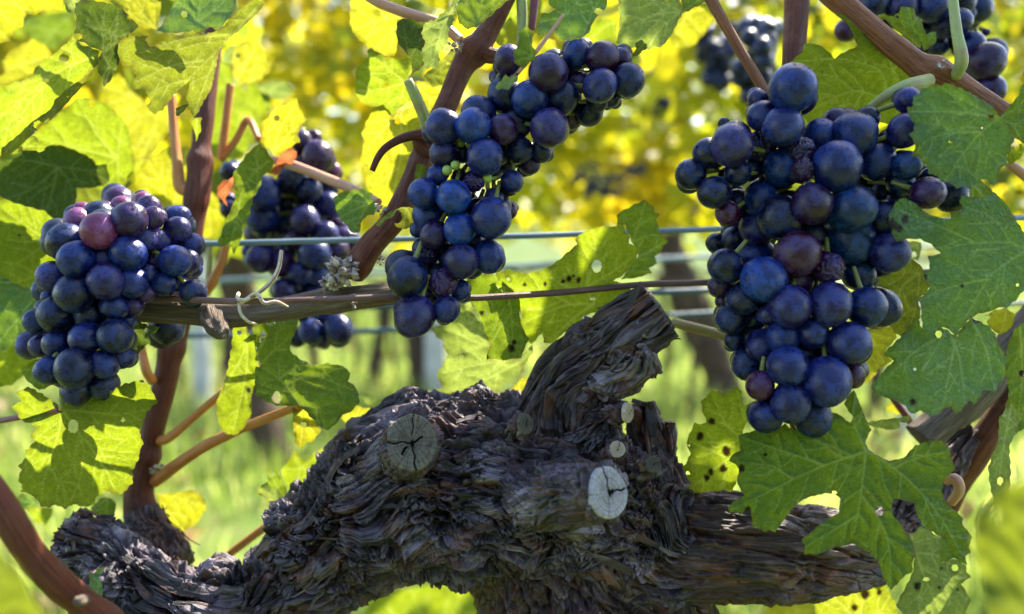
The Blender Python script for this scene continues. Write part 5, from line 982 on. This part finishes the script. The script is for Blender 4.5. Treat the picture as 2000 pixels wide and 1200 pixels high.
leaf('yel', R3, [(520, 160), (590, 100), (640, 160), (620, 240), (580, 280), (520, 270), (490, 230)], (560, 120), 'yellow leaf behind the green scrap over the middle bunch', .42, sp=4)
leaf('yg', R3, [(560, -50), (780, -50), (770, 90), (740, 200), (640, 190), (540, 170), (510, 130)], (700, 0), 'soft yellow green leaf behind the purple stalk at the top edge', .43, sp=5)
leaf('yel', R3, [(740, 260), (800, 215), (850, 240), (870, 300), (820, 310), (750, 320)], (790, 230), 'yellow scrap behind the top berries of the middle bunch', .40, sp=4)
leaf('yg', R3, [(1050, 180), (1120, 110), (1220, 120), (1215, 240), (1150, 240), (1060, 230)], (1200, 130), 'bright yellow green leaf between the blue green and the pale leaf', .44, sp=5)
leaf('green', R3, [(640, 205), (655, 175), (682, 160), (712, 175), (732, 182), (722, 220), (715, 262), (740, 300), (737, 342), (700, 370), (662, 402), (630, 380), (612, 362), (610, 320), (616, 288), (640, 262)], (720, 330), 'small torn green leaf lying on the upper berries of the middle bunch', .296, .002, .002, sp=2.8)
leaf('pale', R3, [(500, 512), (530, 478), (562, 440), (590, 452), (640, 440), (630, 475), (602, 500), (575, 528), (545, 520), (515, 525)], (640, 440), 'tiny pale leaf scrap lying on the dark berries of the middle bunch', .296, sp=2.4)
leaf('yg', R3, [(30, 1000), (45, 962), (75, 960), (102, 985), (95, 1030), (55, 1055), (30, 1050)], (60, 1050), 'tiny green leaflet at the left side of the middle bunch', .32, sp=2.4)
leaf('yg', R7, [(450, 492), (520, 470), (560, 485), (600, 490), (660, 485), (700, 470), (745, 445), (790, 412), (830, 375), (872, 342), (862, 318), (882, 290), (940, 262), (1000, 246), (1080, 248), (1112, 238), (1125, 275), (1148, 302), (1142, 335), (1192, 360), (1180, 422), (1140, 470), (1110, 502), (1060, 532), (1130, 545), (1165, 590), (1100, 632), (1050, 660), (1000, 692), (940, 700), (900, 722), (880, 782), (845, 780), (800, 802), (770, 835), (742, 858), (700, 852), (690, 800), (635, 862), (595, 810), (560, 762), (585, 720), (580, 680), (520, 600), (440, 545)], (962, 650), 'large translucent yellow green leaf behind the rusty wire at the centre', .352, .004, .002, spots=[(830, 520, 14), (880, 527, 12), (798, 532, 10), (705, 548, 9), (602, 550, 10), (855, 505, 7)],
     veins=[[(962, 650), (800, 662), (590, 752)], [(962, 650), (890, 540), (815, 455)], [(925, 545), (968, 380), (945, 258)], [(930, 560), (1060, 480), (1170, 400)], [(962, 650), (860, 720), (735, 840)], [(962, 650), (985, 600), (1050, 560)], [(860, 660), (720, 600), (480, 560)], [(815, 455), (830, 500), (780, 530)]], tooth=1.8)
LM['ygs'] = leaf_mat('leaf_flecked', (.10, .16, .016), (.62, .62, .015), .8, .55, rust=(.10, .04, .012))
leaf('green', R7, [(1080, 182), (1110, 165), (1140, 148), (1180, 130), (1220, 110), (1245, 122), (1270, 142), (1275, 170), (1302, 182), (1285, 210), (1300, 270), (1312, 298), (1345, 322), (1325, 350), (1300, 392), (1275, 405), (1290, 440), (1248, 462), (1262, 490), (1180, 515), (1100, 522), (1150, 450), (1190, 400), (1150, 310), (1120, 240), (1080, 245)], (1110, 500), 'green leaf with a toothed tip behind the centre leaf, under the zinc wire', .372, .004, .003, veins=[[(1110, 500), (1160, 330), (1230, 120)], [(1125, 450), (1220, 390), (1330, 325)], [(1160, 330), (1230, 300), (1290, 290)], [(1115, 480), (1180, 480), (1250, 485)]], tooth=2.2)
leaf('pale', R7, [(110, 780), (150, 765), (200, 720), (250, 642), (290, 650), (322, 640), (330, 700), (382, 720), (400, 790), (422, 850), (400, 940), (480, 945), (582, 930), (640, 862), (645, 900), (602, 962), (560, 1020), (500, 1070), (442, 1110), (400, 1095), (350, 1105), (300, 1100), (230, 1120), (170, 1132), (165, 1070), (138, 1020), (170, 970), (202, 910), (175, 880), (180, 850), (140, 820)], (600, 940), 'pale yellow leaf low in the centre below the middle bunch', .375, -.004, .003, veins=[[(600, 940), (420, 880), (180, 780)], [(600, 940), (400, 960), (170, 1010)], [(600, 940), (430, 1030), (300, 1095)], [(420, 880), (330, 780), (290, 650)]], tooth=2.2)
leaf('green', R7, [(300, 522), (350, 500), (430, 490), (480, 530), (530, 572), (560, 605), (577, 640), (572, 720), (590, 780), (622, 832), (600, 880), (582, 932), (530, 938), (480, 946), (440, 935), (400, 942), (405, 900), (422, 860), (395, 800), (372, 722), (340, 670), (322, 640), (290, 600)], (560, 620), 'dark green shaded leaf folded down below the rusty wire left of the centre leaf', .345, .002, .002, spots=[(530, 880, 18), (545, 850, 12), (375, 700, 12), (400, 930, 10)], veins=[[(440, 500), (520, 640), (540, 920)], [(480, 560), (420, 640), (380, 710)], [(525, 700), (470, 780), (430, 850)]], puck=.0006, tooth=1.4)
leaf('yel', R7, [(495, 1122), (540, 1085), (580, 1042), (650, 1015), (722, 995), (715, 1030), (700, 1062), (690, 1100), (650, 1125), (570, 1130)], (520, 1120), 'small yellow leaf at the foot of the raised arm of the trunk', .385, sp=3.5)
# --- right hand leaves
leaf('yg', R4, [(695, 347), (730, 318), (766, 290), (770, 246), (810, 243), (850, 250), (900, 280), (942, 327), (980, 300), (1022, 280), (1050, 272), (1068, 252), (1040, 180), (1010, 122), (965, 90), (930, 64), (1000, 88), (1080, 165), (1140, 205), (1200, 250), (1330, 350), (1432, 432), (1400, 540), (1350, 640), (1260, 700), (1150, 670), (1040, 690), (920, 720), (800, 692), (762, 642), (800, 560), (832, 482), (820, 430), (790, 400), (740, 370)], (1240, 560), 'broad yellow green leaf behind the right bunch under the slanting brown shoot', .348, .001, .003,
     veins=[[(1240, 560), (1050, 510), (840, 600)], [(1050, 510), (960, 440), (840, 410)], [(1240, 560), (1200, 400), (1010, 330)], [(1240, 560), (1300, 450), (1200, 270)], [(1100, 520), (1050, 600), (1000, 680)], [(1000, 330), (900, 330), (720, 345)]], tooth=1.8)
leaf('green', R4, [(1165, 82), (1220, 80), (1272, 95), (1300, 70), (1312, 40), (1350, 38), (1382, 45), (1400, 90), (1432, 112), (1440, 160), (1452, 192), (1480, 180), (1512, 182), (1510, 220), (1500, 252), (1470, 262), (1442, 287), (1430, 240), (1400, 215), (1332, 180), (1290, 150), (1230, 115)], (1440, 270), 'dark green leaf in front of the top right bunch', .352, .002, .003, sp=3)
leaf('yg', R4, [(1250, 132), (1290, 112), (1332, 150), (1372, 180), (1412, 202), (1425, 240), (1420, 272), (1380, 250), (1320, 200), (1280, 165)], (1420, 270), 'lighter green leaf just above the slanting brown shoot at top right', .347, sp=3)
leaf('teal', R4, [(1350, 622), (1352, 600), (1382, 592), (1380, 540), (1410, 530), (1432, 490), (1462, 492), (1490, 470), (1530, 478), (1570, 464), (1640, 490), (1700, 520), (1760, 555), (1820, 590), (1855, 640), (1890, 680), (1920, 720), (1952, 762), (1930, 810), (1922, 850), (1900, 880), (1912, 920), (1885, 930), (1862, 962), (1850, 1000), (1832, 1042), (1800, 1010), (1762, 1002), (1735, 1020), (1702, 1062), (1670, 1040), (1622, 1052), (1590, 1020), (1532, 1012), (1515, 980), (1470, 972), (1462, 930), (1430, 912), (1420, 880), (1370, 872), (1395, 830), (1388, 790), (1372, 770), (1358, 750), (1385, 730), (1388, 690), (1365, 660)], (1858, 662), 'blue green leaf overlapping the upper right side of the right bunch', .293, -.002, .003,
     veins=[[(1858, 662), (1760, 740), (1660, 860), (1560, 1010)], [(1858, 662), (1700, 635), (1520, 625), (1360, 622)], [(1760, 740), (1610, 742), (1470, 780), (1400, 850)], [(1760, 740), (1800, 830), (1870, 950)], [(1858, 662), (1740, 600), (1570, 510)], [(1660, 860), (1690, 950), (1740, 1000)], [(1610, 742), (1540, 700), (1440, 690)]], tooth=2.4, period=18)
leaf('green', R4, [(1868, 655), (1920, 590), (1965, 540), (1990, 470), (2100, 440), (2120, 780), (2050, 820), (1990, 800), (1942, 762), (1900, 700)], (1860, 660), 'green leaf half cut off by the right edge, touching the blue green leaf', .300, .003, .002, veins=[[(1860, 660), (1950, 700), (2080, 740)], [(1860, 660), (1960, 600), (2050, 500)]])
leaf('yg', R4, [(1905, 880), (1925, 820), (1990, 800), (1995, 860), (1960, 900), (1910, 920)], (1930, 830), 'yellow green leaf corner below the blue green leaf at the right edge', .31, sp=3)
leaf('green', PX, [(1845, 385), (1870, 345), (1900, 340), (1935, 370), (1960, 395), (1990, 450), (2010, 500), (1960, 505), (1900, 470), (1860, 430)], (1900, 360), 'wavy green leaf under the blue green leaf at the right', .318, .002, .002)
leaf('teal', R8, [(1045, 172), (1070, 125), (1098, 90), (1125, 92), (1152, 102), (1190, 130), (1222, 160), (1270, 178), (1332, 190), (1370, 165), (1392, 130), (1380, 105), (1385, 78), (1440, 85), (1480, 92), (1540, 60), (1600, 120), (1680, 250), (1740, 330), (1740, 480), (1680, 520), (1640, 570), (1600, 602), (1560, 600), (1520, 622), (1470, 630), (1430, 652), (1390, 690), (1360, 742), (1330, 705), (1290, 692), (1230, 727), (1205, 700), (1198, 640), (1200, 600), (1180, 562), (1215, 540), (1242, 500), (1218, 480), (1210, 450), (1240, 420), (1230, 362), (1290, 352), (1250, 310), (1195, 282), (1140, 280), (1082, 292), (1060, 250), (1050, 212)], (1690, 325), 'large ragged green leaf right of the right bunch with a brown bitten tip', .302, .002, .003, spots=[(1122, 188, 18), (1065, 215, 22), (1095, 232, 16), (1390, 500, 9), (1215, 460, 12)],
     veins=[[(1690, 325), (1620, 298), (1540, 190), (1400, 130)], [(1620, 298), (1450, 300), (1290, 330)], [(1690, 335), (1590, 400), (1510, 470), (1400, 660)], [(1510, 470), (1350, 505), (1190, 565)], [(1590, 400), (1580, 500), (1600, 590)], [(1450, 300), (1300, 230), (1080, 140)]], tooth=2.0)
leaf('teal', R8, [(965, 972), (990, 935), (1022, 900), (1050, 870), (1072, 850), (1040, 835), (1020, 815), (1060, 780), (1102, 740), (1140, 690), (1180, 642), (1200, 700), (1240, 715), (1290, 692), (1330, 715), (1362, 742), (1390, 690), (1432, 652), (1480, 672), (1520, 692), (1545, 730), (1562, 772), (1585, 810), (1602, 842), (1592, 880), (1596, 922), (1560, 960), (1542, 1002), (1510, 985), (1480, 1002), (1470, 1030), (1450, 1052), (1420, 1040), (1400, 1062), (1385, 1090), (1360, 1102), (1340, 1070), (1310, 1072), (1280, 1105), (1240, 1112), (1200, 1085), (1150, 1102), (1120, 1060), (1080, 1042), (1030, 1022), (1000, 1015), (970, 1037), (975, 1000)], (1440, 650), 'lower blue green leaf with toothed bottom edge at the right, over the broken cane', .312, -.001, -.003, spots=[(1455, 650, 20), (1490, 640, 16), (1160, 1045, 14)],
     veins=[[(1300, 730), (1240, 840), (1200, 920)], [(1340, 740), (1380, 860), (1400, 1050)], [(1430, 660), (1500, 800), (1540, 990)], [(1300, 730), (1180, 800), (1050, 920)], [(1360, 745), (1330, 900), (1300, 1070)]], tooth=2.6, period=19)
leaf('olive', R8, [(950, 462), (1000, 430), (1062, 402), (1110, 385), (1152, 375), (1190, 400), (1212, 432), (1225, 470), (1245, 500), (1215, 540), (1182, 562), (1190, 600), (1195, 650), (1150, 690), (1102, 740), (1070, 715), (1050, 690), (1075, 650), (1085, 620), (1060, 540), (1000, 500)], (1190, 440), 'shaded olive leaf between the right bunch and the large ragged leaf', .335, -.002, .002, veins=[[(1190, 440), (1100, 520), (1080, 680)], [(1190, 440), (1180, 560), (1150, 680)], [(1190, 440), (1080, 440), (980, 460)]])
leaf('yel', R8, [(945, 712), (1000, 700), (1050, 690), (1082, 702), (1080, 752), (1050, 780), (1030, 812), (1062, 852), (1030, 875), (1000, 892), (970, 935), (930, 962), (905, 940), (890, 900), (920, 850), (950, 800)], (950, 720), 'bright yellow leaf right beside the lower berries of the right bunch', .365, .002, .002, sp=3.2)
leaf('pale', R8, [(1120, 300), (1160, 290), (1200, 300), (1195, 350), (1180, 385), (1150, 370), (1125, 330)], (1180, 300), 'white gleaming scrap right of the right bunch', .38, sp=3)
leaf('yel', R8, [(1500, 640), (1540, 615), (1600, 605), (1640, 640), (1620, 700), (1570, 730), (1520, 700)], (1600, 610), 'yellow patch of leaf between the two blue green leaves at the right', .36, sp=3.2)
leaf('yg', Q5, [(90, 562), (130, 522), (88, 440), (130, 372), (108, 300), (130, 250), (150, 202), (182, 210), (215, 202), (195, 150), (183, 98), (215, 60), (245, 28), (290, 50), (330, 52), (350, 30), (372, 14), (400, 40), (432, 52), (440, 100), (447, 160), (425, 200), (400, 242), (420, 300), (470, 330), (440, 400), (400, 440), (370, 500), (350, 562), (300, 555), (260, 562), (210, 560), (162, 577)], (470, 310), 'yellow green leaf with round black spots left of the big lobed leaf', .338, spots=[(240, 195, 17), (178, 275, 18), (315, 350, 22), (235, 460, 14), (215, 490, 15), (300, 440, 18), (402, 330, 13), ], gx=.002, gy=.003, veins=[[(470, 310), (330, 390), (110, 560)], [(470, 310), (330, 230), (240, 50)], [(470, 310), (410, 180), (370, 30)], [(330, 390), (240, 350), (120, 300)], [(300, 410), (310, 480), (300, 550)]], tooth=2.4)
leaf('green', Q5, [(380, 268), (440, 250), (470, 242), (560, 250), (595, 225), (620, 206), (650, 230), (682, 242), (740, 200), (800, 180), (850, 172), (862, 148), (900, 158), (922, 172), (945, 195), (962, 202), (978, 172), (950, 140), (930, 100), (955, 60), (982, 30), (1010, 100), (1042, 180), (1072, 240), (1050, 280), (1040, 312), (1062, 347), (1102, 372), (1162, 402), (1240, 386), (1272, 350), (1300, 322), (1350, 305), (1402, 290), (1440, 300), (1472, 322), (1482, 360), (1492, 392), (1502, 420), (1507, 452), (1480, 470), (1452, 502), (1438, 560), (1452, 600), (1472, 632), (1510, 660), (1552, 702), (1545, 730), (1562, 752), (1582, 775), (1597, 802), (1582, 840), (1588, 880), (1560, 900), (1572, 942), (1540, 935), (1500, 906), (1470, 925), (1432, 932), (1425, 860), (1432, 800), (1390, 770), (1342, 742), (1310, 680), (1292, 622), (1240, 605), (1192, 600), (1178, 640), (1182, 682), (1215, 720), (1252, 772), (1280, 820), (1302, 880), (1285, 930), (1287, 982), (1260, 990), (1232, 1012), (1205, 1045), (1172, 1077), (1150, 1040), (1130, 1002), (1118, 950), (1102, 920), (1062, 882), (1010, 850), (972, 830), (930, 845), (882, 850), (830, 875), (782, 892), (750, 882), (722, 892), (725, 840), (705, 812), (735, 795), (762, 770), (800, 735), (832, 712), (870, 690), (902, 672), (905, 630), (912, 600), (882, 572), (830, 570), (782, 582), (740, 592), (702, 612), (660, 650), (622, 702), (595, 740), (572, 772), (540, 762), (512, 772), (480, 750), (452, 740), (450, 700), (440, 652), (415, 660), (392, 682), (360, 665), (332, 672), (325, 642), (345, 620), (372, 602), (410, 582), (385, 540), (370, 502), (378, 470), (382, 442), (360, 415), (330, 402), (345, 370), (392, 345)], (1045, 350), 'big deeply lobed green leaf with blisters in front of the trunk at lower right', .306, -.001, -.004, spots=[(395, 440, 16), (430, 655, 14), (520, 370, 8)],
     veins=[[(1045, 350), (830, 425), (660, 500), (500, 580), (350, 655)], [(1045, 350), (1028, 480), (1010, 640), (980, 780)], [(1030, 590), (1120, 720), (1165, 860), (1172, 1050)], [(1045, 350), (1190, 440), (1340, 580), (1450, 730), (1550, 910)], [(1045, 350), (1000, 260), (975, 180), (985, 60)], [(1040, 350), (930, 385), (780, 290), (640, 225)], [(830, 425), (700, 380), (400, 280)], [(1190, 440), (1300, 390), (1480, 350)], [(660, 500), (560, 430), (400, 410)], [(1005, 680), (880, 760), (730, 850)], [(1340, 580), (1380, 680), (1430, 800)]], tooth=1.4, period=16, puck=.0012, cup=.0006, sp=3.2)
leaf('pale', Q5, [(1270, 785), (1300, 770), (1332, 742), (1382, 770), (1432, 802), (1440, 870), (1437, 932), (1500, 910), (1562, 942), (1570, 980), (1592, 1010), (1560, 1022), (1540, 1042), (1570, 1090), (1592, 1132), (1570, 1165), (1562, 1202), (1540, 1260), (1300, 1270), (1250, 1220), (1200, 1150), (1250, 1060), (1288, 982), (1300, 880)], (1280, 790), 'pale veined leaf underside at the bottom right below the big lobed leaf', .345, .002, .003, spots=[(1310, 1055, 18), (1437, 962, 8), (1425, 1060, 7), (1520, 1070, 7)], veins=[[(1280, 790), (1330, 960), (1440, 1220)], [(1290, 830), (1400, 800), (1430, 805)], [(1300, 880), (1420, 900), (1560, 1000)], [(1330, 960), (1460, 1030), (1570, 1130)], [(1350, 1010), (1320, 1120), (1330, 1230)]], tooth=2.0)
leaf('spot', Q5, [(760, 1092), (830, 1075), (900, 1062), (950, 1045), (1002, 1022), (1050, 985), (1092, 948), (1110, 970), (1122, 992), (1142, 1040), (1162, 1082), (1185, 1120), (1202, 1152), (1210, 1260), (800, 1270)], (1000, 1260), 'yellow leaf with brown black spots at the bottom edge under the trunk', .385, .002, .003, spots=[(1040, 1092, 22), (1112, 1085, 15), (985, 1165, 16), (1085, 972, 14)], veins=[[(1000, 1260), (1040, 1080), (1090, 960)], [(1000, 1260), (920, 1150), (800, 1090)], [(1000, 1260), (1120, 1180), (1170, 1100)]])
leaf('pale', Q5, [(1740, 172), (1775, 130), (1802, 100), (1830, 140), (1852, 182), (1835, 220), (1822, 262), (1800, 300), (1790, 332), (1798, 450), (1792, 562), (1750, 590), (1712, 614), (1690, 530), (1680, 442), (1700, 370), (1732, 300)], (1800, 110), 'pale green leaf hanging on edge in front of the reddish cane at the far right', .33, .006, .002, veins=[[(1800, 110), (1760, 330), (1720, 600)], [(1765, 320), (1735, 380), (1700, 430)], [(1780, 240), (1810, 220), (1835, 200)]], sp=3.2)
leaf('green', R8, [(1600, 780), (1640, 700), (1720, 640), (1740, 900), (1700, 1150), (1640, 1200), (1580, 1120), (1610, 1000), (1590, 900)], (1660, 690), 'dark green leaf at the right edge above the pale hanging leaf', .345, .004, .002)
leaf('pale', Q5, [(1040, 205), (1100, 190), (1180, 180), (1280, 165), (1275, 190), (1230, 215), (1190, 242), (1120, 232), (1050, 215)], (1280, 170), 'dry whitish curled leaf between the big lobed and lower blue green leaves', .35, sp=3.2)
leaf('yel', Q5, [(1150, 110), (1190, 95), (1235, 110), (1230, 160), (1170, 150), (1145, 130)], (1200, 100), 'small yellow leaf by the crimson stalk', .41, sp=3.2)
leaf('near', Q5, [(1600, 700), (1640, 620), (1720, 560), (1800, 520), (1880, 500), (1990, 520), (1990, 1330), (1720, 1330), (1650, 1100), (1610, 900)], (1900, 1300), 'out of focus yellow leaf filling the bottom right corner', .15, .0, .0, sp=9, tooth=3, period=60)
leaf('yel', Q5, [(520, 1160), (590, 1130), (640, 1095), (760, 1090), (780, 1140), (780, 1260), (500, 1260)], (640, 1250), 'soft yellow green leaf at the bottom edge left of the spotted leaf', .60, sp=6)
leaf('yg', Q2, [(560, 1200), (590, 1150), (680, 1080), (800, 1070), (900, 1050), (1050, 1050), (1150, 1100), (1250, 1180), (1350, 1280), (560, 1280)], (900, 1270), 'soft yellow green leaf seen in the arch under the trunk', .62, sp=8)
leaf('yg', R7, [(960, 660), (1100, 640), (1160, 600), (1130, 570), (1050, 590)], (960, 650), 'small fan of leaf between the rusty wire and the raised arm', .36, sp=3)
# --- black spots eaten into the spotted leaf
def spots(parent, reg, pts, d):
    SV, SF = [], []
    for (x, y, q) in pts:
        X, Y = zz(reg, [(x, y)])[0]; b = len(SV); c = P(X, Y, d); SV.append(c); n = 14
        for k in range(n):
            a = 6.283 * k / n; rr = q / reg[2] * (1 + .3 * math.sin(3 * a + x)); SV.append(P(X + rr * math.cos(a) * .8, Y + rr * math.sin(a), d + .0004))
        SF += [(b, b + 1 + k, b + 1 + (k + 1) % n) for k in range(n)]
    return SV, SF
# --- distant twinkling leaves beyond the top right, and unseen leaves added above the frame to cast shade
r = np.random.RandomState(44)
def cone(n, x0, x1, y0, y1, d0, d1):
    px = r.uniform(x0, x1, n); py = r.uniform(y0, y1, n); d = r.uniform(d0, d1, n); return PA(np.stack([px, py], 1), d)
leaf_cloud('foliage', CL, cone(420, 1430, 2100, -120, 420, .85, 1.4), r.uniform(.014, .028, 420), 5, 'twinkling small sunlit leaves blurred behind the right bunch', 'foliage')
leaf_cloud('foliage', CL, cone(60, -100, 470, -100, 480, .7, 1.1), r.uniform(.03, .05, 60), 6, 'blurred sunlit leaves behind the left shoot', 'foliage')
leaf_cloud('foliage', CL, cone(30, 690, 1330, -200, 200, .7, 1.0), r.uniform(.03, .05, 30), 7, 'blurred sunlit leaves behind the top of the middle bunch', 'foliage')
rs2 = np.random.RandomState(51); cc = []  # leaves added toward the sun, out of view, to shade chosen parts
for (px, py, d, q, n) in ((1640, 930, .306, .04, 9), (1620, 190, .345, .045, 8), (1780, 260, .30, .04, 6), (1850, 480, .31, .045, 6), (1850, 700, .31, .045, 6), (1600, 500, .31, .05, 6), (1060, 900, .32, .045, 8), (760, 960, .32, .04, 5), (1050, 60, .32, .04, 4)):
    t = P(px, py, d)
    for k in range(n):
        c = t + sdir * rs2.uniform(.42, .62) + Vector(rs2.normal(size=3) * q); v = c - Vector((0, 0, H)); yf = v.y * cp - v.z * sp_; u = v.y * sp_ + v.z * cp
        if 600 - u / yf * F < -160: cc.append(c[:])
leaf_cloud('foliage', CL, np.array(cc), rs2.uniform(.035, .055, len(cc)), 52, 'unseen leaves added above the frame to shade the vine', 'foliage', facing=(.3, .4, .7))
